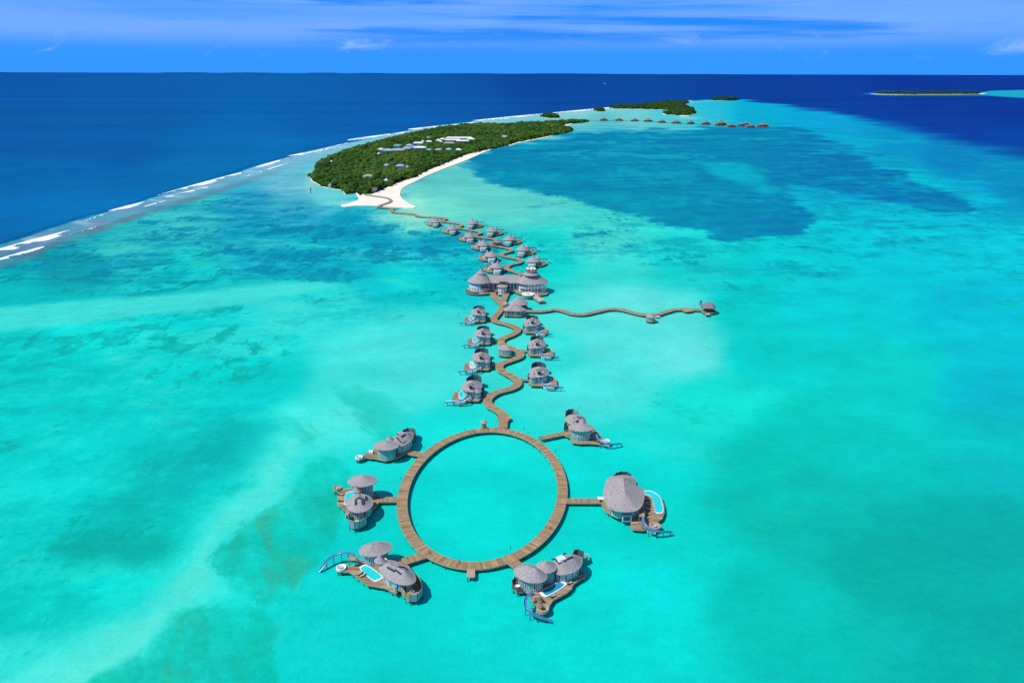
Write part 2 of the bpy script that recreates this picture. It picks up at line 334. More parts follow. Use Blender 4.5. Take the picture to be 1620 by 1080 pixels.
def seacolor(px, py, wx, wy):
    k = 0.0055 * np.clip(py - 116.5, .3, None); kv = k * np.clip(py - 116.5, .3, None) / 1202
    base = shep(LAG, px, py, 26, 1.7, 2.3)
    big = fbm(wx, wy, 90, 5, 11, kv, .6, 1.8, .25); mid = fbm(wx, wy, 26, 5, 23, kv, .62, 1.6, .2)
    big2 = fbm(wx, wy, 260, 4, 31, kv, .5, 1.5, .1)
    col = base.copy()
    def blend(c, m_): col[...] = col * (1 - m_[..., None]) + np.array(c, float) * m_[..., None]
    # tonal mottling of the sand bed
    v = 1 + .035 * big + .03 * mid; col *= v[..., None]
    up = sstep(620, 330, py)
    # pale sand tongues
    pt = sstep(.25, .8, fbm(wx, wy, 120, 5, 57, kv, .55, 2.0, -.5)) * .35 * sstep(350, 420, py) * sstep(1250, 950, px)
    blend((110, 235, 224), pt)
    # scattered coral / seagrass
    dens = np.clip(shep(PAT, px, py, 22, 1.7, 2.3) * 1.22, 0, 1)
    nn = fbm(wx, wy, 62, 6, 71, kv, .66, 1.5, .08) * .85 + fbm(wx, wy, 34, 5, 77, kv, .75, .6, .05) * .42
    fine = fbm(wx, wy, 24, 6, 83, kv, .85, .42, .05)
    stk = fbm(wx, wy, 52, 7, 87, kv, .8, 2.2, .14) * .8 + .35 * fbm(wx, wy, 40, 6, 88, kv, .85, .6, .05)
    wz = np.clip(dens * 1.7, 0, 1)
    blend((30, 206, 204), sstep(.05, .9, stk) * .38 * wz * sstep(480, 330, py) * sstep(1100, 700, px))
    blend((84, 214, 208), sstep(.1, 1.0, stk) * .40 * wz * sstep(470, 380, py) * sstep(1100, 700, px))
    blend((0, 144, 176), sstep(-.1, .75, -stk) * .62 * wz * sstep(540, 400, py)); blend((0, 160, 190), sstep(-.1, .8, -fine - .6 * stk) * .45 * wz * sstep(540, 400, py))
    blend((0, 172, 172), sstep(.0, .9, -stk) * .5 * np.clip(wz + .25, 0, 1) * sstep(380, 520, py) * sstep(760, 420, px))
    blend((70, 236, 222), sstep(.0, .9, stk + .4 * fine) * .35 * sstep(430, 560, py) * sstep(700, 350, px))
    nn = nn + .30 * fine
    thr = .80 - 1.05 * dens
    pm = sstep(thr, thr + .36, nn) * np.clip(dens * 2.2, 0, .68) * np.clip(.8 + .4 * fine, .3, 1)
    far = np.stack([np.full_like(px, 0), 124 + 50 * sstep(400, 540, py) + 30 * sstep(1000, 1200, px), 164 - 2 * sstep(420, 700, py) + 16 * sstep(1050, 1250, px) * sstep(400, 330, py)], -1)
    far[..., 1] += 10 * mid
    col = col * (1 - pm[..., None]) + far * pm[..., None]
    # pale bar, sand band, brown reef on the left
    d = sdf(SANDL, px, py, 2) + 10 * big + 3 * mid; blend((78, 229, 221), sstep(12, -12, d) * .8)
    d = sdf(DARKU, px, py, 1) + 14 * big + 5 * mid + 5 * fine; blend((0, 180, 178), sstep(10, -12, d) * .8)
    d = sdf(DARKT, px, py, 1) + 14 * big + 7 * mid + 5 * fine; blend((0, 176, 164), sstep(20, -16, d) * .75)
    d = sdf(SAND, px, py, 1) + 14 * big + 7 * mid - 12; blend((40, 228, 218), sstep(62, 0, d + 8 * mid) * .45); blend((66, 235, 224), sstep(24, -12, d + 6 * fine) * .6); blend((92, 236, 224), sstep(6, -26, d + 5 * fine) * .7)
    st = fbm(wx, wy, 34, 5, 91, kv, .6, .35, .5)
    d = sdf(BRN1, px, py, 1) + 18 * big + 8 * mid; m1 = sstep(6, -9, d + 7 * fine) * .85; blend((14, 198, 178), m1 * np.clip(.72 + .4 * st + .15 * fine, 0, 1))
    blend((86, 172, 144), m1 * sstep(-.1, .6, st + .3 * big) * .5 * sstep(75, 5, np.hypot(px - 440, (py - 860) * .8) - 30))
    d = sdf(BRN2, px, py, 1) + 18 * big + 8 * mid; m2 = sstep(8, -10, d + 7 * fine) * .85; blend((14, 196, 174), m2 * np.clip(.72 + .4 * st + .15 * fine, 0, 1))
    blend((88, 166, 136), m2 * sstep(-.1, .6, st + .3 * big) * .5 * sstep(120, 10, np.hypot(px - 290, (py - 1055))))
    st2 = np.clip(fbm(wx, wy, 40, 5, 95, kv, .6, 3.0, -.8), -1, 1)
    z3 = sstep(120, 20, np.hypot((px - 545) * .8, (py - 690))); blend((10, 190, 170), z3 * sstep(.0, .5, st2) * .6)
    d = sdf(SANDP, px, py, 1) + 6 * big; blend((92, 236, 222), sstep(8, -8, d) * .8)
    # dark seagrass meadow
    d = sdf(DEEPG, px, py, 2.2) + 7 * big2 + 5 * big + 6 * mid + 5 * fine + 20 * np.clip(fbm(wx, wy, 110, 7, 141, kv, .85, 1.0, .05), -1, 1) * sstep(300, 235, py)
    mg = sstep(8, -9, d) * .90
    gcol = np.stack([0 * px, 129 + 14 * sstep(1250, 1000, px) * sstep(220, 340, py) + 14 * mid + 10 * big, 177 + 4 * big], -1)
    gcol[..., 1] -= 12 * sstep(1180, 1350, px)
    col = col * (1 - mg[..., None]) + gcol * mg[..., None]
    lf = fbm(wx, wy, 150, 7, 131, kv, .70, 1.8, .1) * .8 + .45 * fbm(wx, wy, 70, 6, 133, kv, .8, .5, .05)
    li = sstep(.12, .85, lf + .42 * sstep(290, 212, py) * sstep(1250, 1050, px) - .08 + .25 * sstep(60, 0, np.abs(py - 300 + (px - 1180) * -.12)) * sstep(1020, 1120, px))
    blend((24, 172, 198), li * mg * (.5 + .28 * sstep(300, 240, py)))
    blend((0, 120, 176), sstep(.1, .9, -lf) * mg * .3)
    d = sdf(LIGHTIN, px, py, 2.2) + 12 * big2 + 9 * big; blend((0, 184, 208), sstep(12, -16, d) * .8)
    # shallow water round the beaches
    for (cx, cy, rx, ry, a) in ((640, 343, 80, 11, .5), (560, 322, 60, 8, .45), (492, 285, 16, 30, .3), (720, 262, 60, 9, .35), (860, 218, 60, 6, .5), (1090, 187, 30, 3, .45)):
        blend((172, 236, 218), a * sstep(1.0, .2, np.hypot((px - cx) / rx, (py - cy) / ry)))
    # reef flat along the ocean edge
    ey = np.interp(px, [e[0] for e in EM], [e[1] for e in EM])
    wob = 1.6 * big2 + 1.2 * big * np.clip(k, 0, 2)
    inn = py - ey + wob; th = np.interp(px, [-900, 0, 200, 450, 700, 1000, 1140], [90, 36, 24, 20, 12, 6, 3])
    fl = sstep(0, 2, inn) * sstep(1.25, .55, inn / th) * sstep(1175, 1080, px)
    fl *= .75 + .35 * mid
    fcol = np.stack([np.interp(px, [0, 250, 450, 700], [112, 118, 120, 150]), np.interp(px, [0, 250, 450, 700], [138, 158, 186, 205]), np.interp(px, [0, 250, 450, 700], [176, 196, 216, 218])], -1)
    fl = np.clip(fl, 0, 1)[..., None]; col = col * (1 - fl) + fcol * fl
    br = np.clip(sstep(.62, .8, inn / th) * sstep(1.25, .95, inn / th) * sstep(520, 300, px) * (.55 + .5 * mid), 0, 1); blend((104, 124, 138), br)
    fo = sstep(-2, 1, inn) * sstep(.75, .2, inn / th) * sstep(.1, .7, fbm(wx, wy, 40, 6, 151, kv, .75, 3, -.5) + .15) * sstep(1150, 1000, px); blend((190, 205, 235), fo * .55)
    # open ocean outside
    sx_ = fbm(wx, wy, 240, 7, 161, kv, .72, 2.0, .2) * .8 + .5 * fbm(wx, wy, 80, 6, 163, kv, .8, .6, .05)
    blend((20, 205, 222), sstep(.15, .9, sx_) * .4 * sstep(1150, 1300, px) * sstep(470, 400, py)); blend((0, 140, 196), sstep(.1, .8, -sx_) * .4 * sstep(1150, 1300, px) * sstep(420, 330, py))
    oc = shep(OCE, px, py, 60, 2.0, 1.6)
    sw = fbm(wx, wy, 700, 5, 171, kv, .6, 4, .1); oc *= (1 + .06 * sw + .035 * big)[..., None]; dl = np.exp(-((inn + 3.2 + big2) / 1.6) ** 2) * sstep(620, 400, px) * .35; oc = oc * (1 - dl[..., None]) + np.array([0, 66, 120.]) * dl[..., None]  # dark line outside the left reef: swell shading painted into the water colour
    soft_r = np.interp(px, [1150, 1250, 1400, 1620, 2200], [3, 9, 22, 42, 80])
    mo = np.where(px < 1175, sstep(1.2, -1.2, inn), sstep(soft_r * .35, -soft_r * .5, py - ey + 5 * big2 + 2 * big))
    col = col * (1 - mo[..., None]) + oc * mo[..., None]
    tex = np.clip(.04 + .36 * dens + .25 * np.maximum(m1, m2) + .10 * mg, 0, .6) * (1 - mo) + .035 * mo
    # far reef beside the distant island
    d = sdf([(1545,147),(1570,143.5),(1640,142),(1800,141),(1800,160),(1640,156.5),(1590,153.5),(1555,151)], px, py, 3); blend((30, 185, 210), sstep(3, -3, d) * .9)
    d = sdf([(1365,148.5),(1395,144),(1560,146),(1560,152),(1400,152)], px, py, 3); blend((30, 140, 190), sstep(3, -2, d) * .7)
    return col, tex
def build_sea():
    xs = np.concatenate([np.arange(-2400, -60, 60), np.arange(-60, 1681, 1.75), np.arange(1700, 4100, 60)])
    rows = 116.5 + np.concatenate([[.35, .7, 1.1, 1.6, 2.2], np.arange(3, 140, .8), np.arange(140, 360, 1.2), np.arange(360, 975, 1.75), np.arange(980, 1800, 30)])
    X, Y = np.meshgrid(xs, rows); d0 = (X - 810) / F; v = (Y - 540) / F
    cp, sp = math.cos(PITCH), math.sin(PITCH)
    dz = -(sp + v * cp); t = -H / dz; wx = d0 * t; wy = (cp - v * sp) * t
    # picture position of each point, with the small roll
    Ri = np.array(ROT.inverted()); pc = np.stack([wx, wy, np.full_like(wx, -H)], -1) @ Ri.T
    px = 810 + F * pc[..., 0] / -pc[..., 2]; py = 540 - F * pc[..., 1] / -pc[..., 2]
    # clamp the pattern outside the frame so it simply carries on
    col, tex = seacolor(px, py, wx, wy)
    c = np.clip(col, 0, 255) / 255; c = np.where(c <= .04045, c / 12.92, ((c + .055) / 1.055) ** 2.4) * GAIN
    c[..., 0] = np.maximum(c[..., 0], .002)
    nr, ncol = X.shape; co = np.stack([wx, wy, np.zeros_like(wx)], -1).reshape(-1, 3)
    idx = np.arange(nr * ncol).reshape(nr, ncol)
    q = np.stack([idx[1:, :-1], idx[1:, 1:], idx[:-1, 1:], idx[:-1, :-1]], -1).reshape(-1, 4)
    me = bpy.data.meshes.new('sea'); me.vertices.add(len(co)); me.vertices.foreach_set('co', co.ravel().astype(np.float32))
    me.loops.add(q.size); me.loops.foreach_set('vertex_index', q.ravel().astype(np.int32))
    me.polygons.add(len(q)); me.polygons.foreach_set('loop_start', np.arange(0, q.size, 4, dtype=np.int32))
    me.polygons.foreach_set('loop_total', np.full(len(q), 4, dtype=np.int32)); me.update(calc_edges=True)
    at = me.color_attributes.new('bed', 'FLOAT_COLOR', 'POINT')
    at.data.foreach_set('color', np.concatenate([c.reshape(-1, 3), np.clip(tex, 0, 1).reshape(-1, 1)], -1).ravel().astype(np.float32))
    o = bpy.data.objects.new('sea', me); C.objects.link(o); o['kind'] = 'structure'
    m = bpy.data.materials.new('sea_water'); m.use_nodes = True; t_ = m.node_tree; t_.nodes.clear()
    a = nd('ShaderNodeAttribute', t_, attribute_name='bed'); g = nd('ShaderNodeTexCoord', t_)
    def nz(s_, det, st, rough=.6):
        mp = nd('ShaderNodeMapping', t_); mp.inputs['Scale'].default_value = st; mp.inputs['Rotation'].default_value = (0, 0, .35); t_.links.new(g.outputs['Object'], mp.inputs[0])
        n = nd('ShaderNodeTexNoise', t_); n.inputs['Scale'].default_value = s_; n.inputs['Detail'].default_value = det; n.inputs['Roughness'].default_value = rough
        t_.links.new(mp.outputs[0], n.inputs['Vector']); return n.outputs['Fac']
    def rp(x, lo, hi_):
        r = nd('ShaderNodeMapRange', t_); r.inputs['From Min'].default_value = .25; r.inputs['From Max'].default_value = .75
        r.inputs['To Min'].default_value = lo; r.inputs['To Max'].default_value = hi_; t_.links.new(x, r.inputs['Value']); return r.outputs[0]
    f1 = rp(nz(.35, 6, (.42, 1, 1), .75), .91, 1.09); f2 = rp(nz(.05, 4, (1, .6, 1)), .965, 1.035); f3 = rp(nz(.012, 5, (1, .6, 1), .65), .95, 1.05)
    f = mth('MULTIPLY', mth('MULTIPLY', f1, f2, t_), f3, t_)
    f0 = rp(nz(1.5, 3, (1, .5, 1), .6), .94, 1.06); f = mth('MULTIPLY', f, f0, t_)
    g1 = rp(nz(.09, 8, (.55, 1, 1), .82), -1, 1); g2 = rp(nz(.022, 7, (.55, 1, 1), .78), -1, 1)
    f = mth('MULTIPLY', f, mth('ADD', mth('MULTIPLY', mth('ADD', mth('MULTIPLY', g1, .75, t_), mth('MULTIPLY', g2, .45, t_), t_), a.outputs['Alpha'], t_), 1.0, t_), t_)
    cc = nd('ShaderNodeVectorMath', t_, operation='SCALE'); t_.links.new(a.outputs['Color'], cc.inputs[0]); t_.links.new(f, cc.inputs['Scale'])
    df = nd('ShaderNodeBsdfDiffuse', t_); t_.links.new(cc.outputs[0], df.inputs[0])
    gl = nd('ShaderNodeBsdfGlossy', t_); gl.inputs['Roughness'].default_value = .22; gl.inputs[0].default_value = (.7, .85, 1, 1)
    bp = nd('ShaderNodeBump', t_); bp.inputs['Strength'].default_value = .35; bp.inputs['Distance'].default_value = .5
    t_.links.new(nz(.55, 4, (1, .4, 1), .65), bp.inputs['Height']); t_.links.new(bp.outputs[0], gl.inputs['Normal']); t_.links.new(bp.outputs[0], df.inputs['Normal'])
    ms = nd('ShaderNodeMixShader', t_); ms.inputs[0].default_value = .02; t_.links.new(df.outputs[0], ms.inputs[1]); t_.links.new(gl.outputs[0], ms.inputs[2])
    o_ = nd('ShaderNodeOutputMaterial', t_); t_.links.new(ms.outputs[0], o_.inputs[0]); me.materials.append(m)
build_sea()

# breaking waves on the reef edge: ragged ridges of foam
def surf(p0, p1, thick, seed, dens=.0):
    (x0, y0), (x1, y1) = p0, p1; n = max(6, int(math.hypot(x1 - x0, y1 - y0) / .8)); mrow = max(4, int(thick / .55))
    U, V = np.meshgrid(np.linspace(0, 1, n), np.linspace(0, 1, mrow), indexing='ij')
    px = x0 + (x1 - x0) * U; cy = np.interp(px, [e[0] for e in EM], [e[1] for e in EM]); basey = y0 + (y1 - y0) * U
    env = np.sin(np.pi * np.clip(U, .02, .98)) ** .45; thick = thick * .72
    py = basey + (V - .25) * thick * (.25 + .75 * env)
    mb = MB(); pts = {}
    W_ = [[P(px[i, j], py[i, j], 0) for j in range(mrow)] for i in range(n)]
    wx = np.array([[p.x for p in r] for r in W_]); wy = np.array([[p.y for p in r] for r in W_])
    no = fbm(wx, wy, 26, 5, seed, None, .6, 3.5, .35); lo = fbm(wx, wy, 60, 2, seed + 9, None, .5, 2, .4)
    keep = (no * .9 + lo * .55 + .7 + dens) > (.15 + 1.25 * V - .35 * (V < .2)) + .5 * (1 - env)
    zz = .06 + .45 * np.exp(-((V - .25) / .25) ** 2) * env + .25 * np.clip(no, 0, 1)
    vs = [(wx[i, j], wy[i, j], zz[i, j]) for i in range(n) for j in range(mrow)]
    fs = [(i * mrow + j, (i + 1) * mrow + j, (i + 1) * mrow + j + 1, i * mrow + j + 1) for i in range(n - 1) for j in range(mrow - 1) if keep[i, j]]
    mb.add(vs, fs); o = mb.build('surf', M['foam']); o['kind'] = 'structure'
for i, a in enumerate([((-60, 412), (110, 365), 13, .30), ((-20, 415), (70, 390), 6, .0), ((172, 334), (229, 319.5), 6, .4), ((250, 309), (382, 273), 7, .35), ((262, 312), (330, 296), 6, -.1), ((396, 267.5), (449, 251.5), 5, .15), ((455, 247), (492, 240), 3.5, 0),
                      ((550, 221.5), (618, 212), 4, .3), ((646, 204.5), (735, 196), 4, .35), ((748, 191), (865, 179.5), 3.4, .4), ((865, 179.5), (1000, 167), 2.6, .4), ((1000, 167), (1095, 159.3), 2, .35), ((480, 243), (545, 231), 2.6, -.1), ((228, 327), (262, 317), 2.5, .0), ((110, 372), (172, 353), 3, .0), ((130, 351), (175, 335), 2.5, .1), ((382, 281), (455, 258), 2.2, .05), ((450, 251), (550, 226), 2.0, .1), ((612, 213.5), (650, 207), 2.2, .3), ((735, 196), (752, 193), 2.2, .3)]):
    surf(a[0], a[1], a[2], 300 + i * 17, a[3])

# ------------------------------------------------------------------ building kit
def Wq(ox, oy, s): return lambda X, Y, z=0.0: P(ox + X / s, oy + Y / s, z)
def ell(W, cx, cy, rx, ry, rot=0, z=0, n=36):
    ca, sa = math.cos(R(rot)), math.sin(R(rot)); r = []
    for i in range(n):
        a = 2 * math.pi * i / n; x, y = rx * math.cos(a), ry * math.sin(a)
        r.append(W(cx + ca * x + sa * y, cy - sa * x + ca * y, z))
    return r[::-1] if area2(r) < 0 else r
def area2(p): return sum(p[i][0] * p[(i + 1) % len(p)][1] - p[(i + 1) % len(p)][0] * p[i][1] for i in range(len(p)))
def smoothpoly(p, per=3):
    n = len(p); r = []
    for i in range(n):
        a, b, c, d = (Vector(p[(i + k) % n]) for k in (-1, 0, 1, 2))
        for k in range(per):
            t = k / per; r.append(.5 * ((2 * b) + (c - a) * t + (2 * a - 5 * b + 4 * c - d) * t * t + (3 * b - a - 3 * c + d) * t ** 3))
    return r
def cen(p): return sum((Vector(q) for q in p), Vector()) / len(p)
def inset(p, f):
    c = cen(p); return [c + (Vector(q) - c) * f for q in p]
def atz(p, z): return [Vector((q[0], q[1], z)) for q in p]
def insetm(p, m_):
    c = cen(p); r = sum((Vector((q[0], q[1], 0)) - Vector((c.x, c.y, 0))).length for q in p) / len(p)
    return inset(p, max(.1, 1 - m_ / r))
def roof(parent, pts, ridge, h, m=None, name='roof', conc=1.18, thick=.3, top=1.0):
    """eave outline pts (all one height), ridge = 1 or 2 ground points, height h above the eave"""
    m = m or M['thatch']; pts = [Vector(p) for p in pts]
    if area2(pts) < 0: pts = pts[::-1]
    ze = pts[0].z; A = Vector((ridge[0][0], ridge[0][1], 0)); B = Vector((ridge[-1][0], ridge[-1][1], 0)); e = B - A
    n = len(pts); K = 7; vs = []; uv = []; fs = []; per = 0; u = []
    for i in range(n): u.append(per); per += (pts[(i + 1) % n] - pts[i]).length
    def row(t, z, uu):
        for i, p in enumerate(pts):
            q = Vector((p.x, p.y, 0)); s = 0 if e.length < 1e-3 else max(0, min(1, (q - A).dot(e) / e.length_squared))
            tgt = A + e * s; w_ = q.lerp(tgt, t); vs.append((w_.x, w_.y, z)); uv.append((u[i] * .8, uu * 2.5))
    row(.10, ze - thick, 0); row(0, ze - thick, 0)
    for k in range(K + 1):
        t = k / K * top * .995; row(t, ze + h * (t ** conc), t * 3)
    for k in range(K + 2):
        for i in range(n):
            j = (i + 1) % n; fs.append((k * n + i, k * n + j, (k + 1) * n + j, (k + 1) * n + i))
    fs.append(tuple((K + 2) * n + i for i in range(n)))
    mb = MB(); mb.add(vs, fs, uv); o = mb.build(name, m, parent)
    return o, BVHTree.FromPolygons([Vector(v) for v in mb.v], mb.f), mb
def hitp(bvh, W, X, Y, lift=.35):
    g = W(X, Y, 0); o = Vector((0, 0, H)); d = (g - o).normalized(); h_ = bvh.ray_cast(o, d)[0]
    return (h_ if h_ is not None else W(X, Y, 6)) + Vector((0, 0, lift))
def slab(parent, bvh, W, quad, m, name='sliding_roof_panel', lift=.55, th=.35):
    q = [hitp(bvh, W, X, Y, lift) for X, Y in quad]
    if area2(q) < 0: q = q[::-1]
    n = len(q); vs = q + [p - Vector((0, 0, th)) for p in q]
    fs = [tuple(range(n)), tuple(range(2 * n - 1, n - 1, -1))] + [(i, i + n, (i + 1) % n + n, (i + 1) % n) for i in range(n)]
    uv = [(p.x * .8, p.y * .8) for p in vs]
    return MB().add(vs, fs, uv).build(name, m, parent)
def bars(parent, bvh, W, line, name='roof_track', wd=.5, lift=.2):
    q = [hitp(bvh, W, X, Y, lift) for X, Y in line]; mb = MB()
    for a, b in zip(q[:-1], q[1:]): mb.beam(a, b, wd, .3)
    return mb.build(name, M['dark'], parent)
def wall(parent, pts, z0, z1, m, name='wall'):
    return MB().prism([(p[0], p[1]) for p in pts], z0, z1).build(name, m, parent)
def windows(parent, pts, z0, z1, facing=None, every=1, n=8, arc=None, m=None, wf=.62):
    """window units on the outline edges that face the given direction (degrees from +X)"""
    pts = [Vector((p[0], p[1], 0)) for p in pts]
    if area2(pts) < 0: pts = pts[::-1]
    c = cen(pts); cnt = 0; N_ = len(pts)
    for i in range(N_):
        a, b = pts[i], pts[(i + 1) % N_]; e = b - a
        if e.length < .5: continue
        nrm = Vector((e.y, -e.x, 0)).normalized(); ang = math.degrees(math.atan2(nrm.y, nrm.x))
        if facing is not None and abs((ang - facing + 180) % 360 - 180) > (arc or 70): continue
        if (i % every) or cnt >= n: continue
        k = max(1, int(e.length / 2.6)); cnt += 1
        for s in range(k):
            mid = a + e * ((s + .5) / k); rz = math.atan2(e.y, e.x); hw = e.length / k * wf / 2
            mid.z = (z0 + z1) / 2
            g = MB().box(mid + nrm * .05, hw, .10, (z1 - z0) / 2, rz).build('window', m or M['glass'], parent)
            fb = MB(); fb.box(mid + nrm * .05 + Vector((0, 0, (z1 - z0) / 2 + .1)), hw + .12, .13, .1, rz)
            fb.box(mid + nrm * .05 - Vector((0, 0, (z1 - z0) / 2 + .1)), hw + .12, .13, .1, rz)
            ed = e.normalized()
            for sg in (-1, 1): fb.box(mid + nrm * .05 + ed * sg * (hw + .1), .1, .13, (z1 - z0) / 2, rz)
            fb.build('frame', M['frame'], g)
PILE = None
def pile(parent, x, y, z1, r=.16, name='pile', m=None):
    global PILE
    key = 'pilem' if m is None else m.name
    if PILE is None: PILE = {}
    if key not in PILE:
        o = MB().lathe((0, 0, 0), [(1, -1), (1, 0)], 8).build('pile', m or M['pile']); PILE[key] = o.data; bpy.data.objects.remove(o)
    o = bpy.data.objects.new(name, PILE[key]); C.objects.link(o); rr = rootof(parent); o.parent = parent
    o.location = Vector((x, y, z1)) - ORG[rr.name]; o.scale = (r, r, z1 + .6); return o
def deck(parent, pts, z=2.0, th=.35, m=None, npile=12, name='deck', fascia=True):
    pts = [Vector((p[0], p[1], 0)) for p in pts]
    d = MB().prism([(p.x, p.y) for p in pts], z - th, z).build(name, m or M['deck'], parent)
    per = sum((pts[(i + 1) % len(pts)] - pts[i]).length for i in range(len(pts))); ins = insetm(pts, .5)
    if npile:
        step = per / npile; acc = 0
        for i in range(len(pts)):
            a, b = ins[i], ins[(i + 1) % len(pts)]; l = (b - a).length; t = (step - acc) if acc else 0
            while t < l:
                q = a.lerp(b, t / max(l, 1e-6)); pile(d, q.x, q.y, z - th); t += step
            acc = (acc + l) % step
    if fascia:
        o2 = insetm(pts, -.06); mb = MB(); n = len(pts)
        vs = [(p.x, p.y, z - th - .25) for p in o2] + [(p.x, p.y, z - .06) for p in o2] + [(p.x, p.y, z - .06) for p in pts] + [(p.x, p.y, z - th - .25) for p in pts]
        fs = []
        for i in range(n):
            j = (i + 1) % n
            for k in range(4): kk = (k + 1) % 4; fs.append((k * n + i, k * n + j, kk * n + j, kk * n + i))
        mb.add(vs, fs).build('fascia', M['edge'], d)
    return d
def pool(parent, pts, z=2.0, m=None, cw=.55):
    pts = smoothpoly(pts, 3); inn = insetm(pts, cw); n = len(pts); vs = []; fs = []
    for rg, zz in ((pts, z + .004), (pts, z + .22), (inn, z + .22), (inn, z + .004)): vs += [(p[0], p[1], zz) for p in rg]
    for k in range(3):
        for i in range(n): j = (i + 1) % n; fs.append((k * n + i, k * n + j, (k + 1) * n + j, (k + 1) * n + i))
    cp = MB().add(vs, fs).build('pool_coping', M['white'], parent)
    MB().prism([(p[0], p[1]) for p in insetm(pts, cw - .03)], z + .01, z + .14).build('pool_water', m or M['pool'], parent)
    return cp
def slide(parent, pts, wd=.98, name='water_slide', posts=True, m=None, step_post=2.6):
    sp = spline(pts, .8); prof = [(-.5, .42), (-.44, .1), (-.28, -.06), (0, -.12), (.28, -.06), (.44, .1), (.5, .42), (.56, .42), (.5, .05), (.3, -.2), (0, -.26), (-.3, -.2), (-.5, .05), (-.56, .42)]
    vs = []; fs = []; n = len(prof)
    for i, p in enumerate(sp):
        d = (sp[min(i + 1, len(sp) - 1)] - sp[max(i - 1, 0)]); d.z = 0; d.normalize(); s = Vector((d.y, -d.x, 0))
        for a, b in prof: vs.append(p + s * a * wd + Vector((0, 0, b)))
    for i in range(len(sp) - 1):
        for k in range(n): j = (k + 1) % n; fs.append((i * n + k, i * n + j, (i + 1) * n + j, (i + 1) * n + k))
    o = MB().add(vs, fs).build(name, m or M['slide'], parent, smooth=True)
    acc = 0
    for a, b in zip(sp[:-1], sp[1:]):
        acc += (b - a).length
        if acc > step_post and b.z > .7: pile(o, b.x, b.y, b.z - .25, .13, 'support_post'); acc = 0
    return o
def pod(parent, c, r, z=2.1, cush=None, inner=None, rail=True):
    d = MB().lathe((c.x, c.y, 0), [(r, z - .4), (r, z)], 24).build('round_platform', M['edge'], parent)
    for k in range(6): a = k * 1.047; pile(d, c.x + r * .8 * math.cos(a), c.y + r * .8 * math.sin(a), z - .4)
    vs = []; n = 24
    prof = [(.98, 0), (.98, .75), (.80, .75), (.78, .45), (.55, .42), (.55, 0)]
    mb = MB(); fs = []
    for a, b in prof:
        for i in range(n): t = 2 * math.pi * i / n; vs.append((c.x + r * a * math.cos(t), c.y + r * a * math.sin(t), z + .004 + b))
    for k in range(5):
        for i in range(n): j = (i + 1) % n; fs.append((k * n + i, k * n + j, (k + 1) * n + j, (k + 1) * n + i))
    mb.add(vs, fs).build('bench', cush or M['cushion'], parent)
    MB().lathe((c.x, c.y, z + .004), [(r * .12, 0), (r * .12, .5), (r * .32, .5), (r * .32, .62)], 16).build('table', inner or M['lilac'], parent)
def terrace(parent, bottom, z=2.2, hgt=2.4, m=None, close=False, tub=True, mats=None, npile=7):
    """outdoor bathroom terrace ringed by screen panels"""
    n = len(bottom); deck(parent, bottom, z, .3, npile=npile, name='terrace_floor')
    for i in range(n if close else n - 1):
        a, b = Vector(bottom[i]), Vector(bottom[(i + 1) % n]); a.z = b.z = 0; e = b - a
        mm = (mats[i % len(mats)] if mats else (m or M['screen'])); mid = (a + b) / 2
        MB().box((mid.x, mid.y, z + hgt / 2), e.length / 2 - .05, .09, hgt / 2, math.atan2(e.y, e.x)).build('screen_panel', mm, parent)
        pile(parent, a.x, a.y, z + hgt + .25, .12, 'screen_post', M['dark'])
    if tub:
        c = cen([(p[0], p[1], 0) for p in bottom]); MB().lathe((c.x, c.y, z + .004), [(.7, 0), (.9, .6), (.78, .6), (.62, .15)], 16, 1.2, .8).build('bathtub', M['white'], parent)
def stair(parent, base, topz, rz, m=None):
    """slide tower: landing on posts with a stepped flight"""
    ca, sa = math.cos(rz), math.sin(rz); b = Vector(base)
    MB().box((b.x, b.y, topz), 1.4, 1.2, .12, rz).build('slide_landing', M['deck'], parent)
    for x, y in ((-1.2, -1), (1.2, -1), (1.2, 1), (-1.2, 1)): pile(parent, b.x + ca * x - sa * y, b.y + sa * x + ca * y, topz + 1.0, .1, 'landing_post', M['edge'])
    mb = MB(); n = 9
    for i in range(n):
        t = i / n; x = 1.5 + i * .34; mb.box((b.x + ca * x, b.y + sa * x, topz - (topz - 2.2) * (i + 1) / n), .18, .55, .08, rz)
    mb.beam((b.x + ca * 1.4 - sa * .6, b.y + sa * 1.4 + ca * .6, topz + .7), (b.x + ca * 4.6 - sa * .6, b.y + sa * 4.6 + ca * .6, 3.0), .1, .1)
    mb.build('staircase', M['edge'], parent)

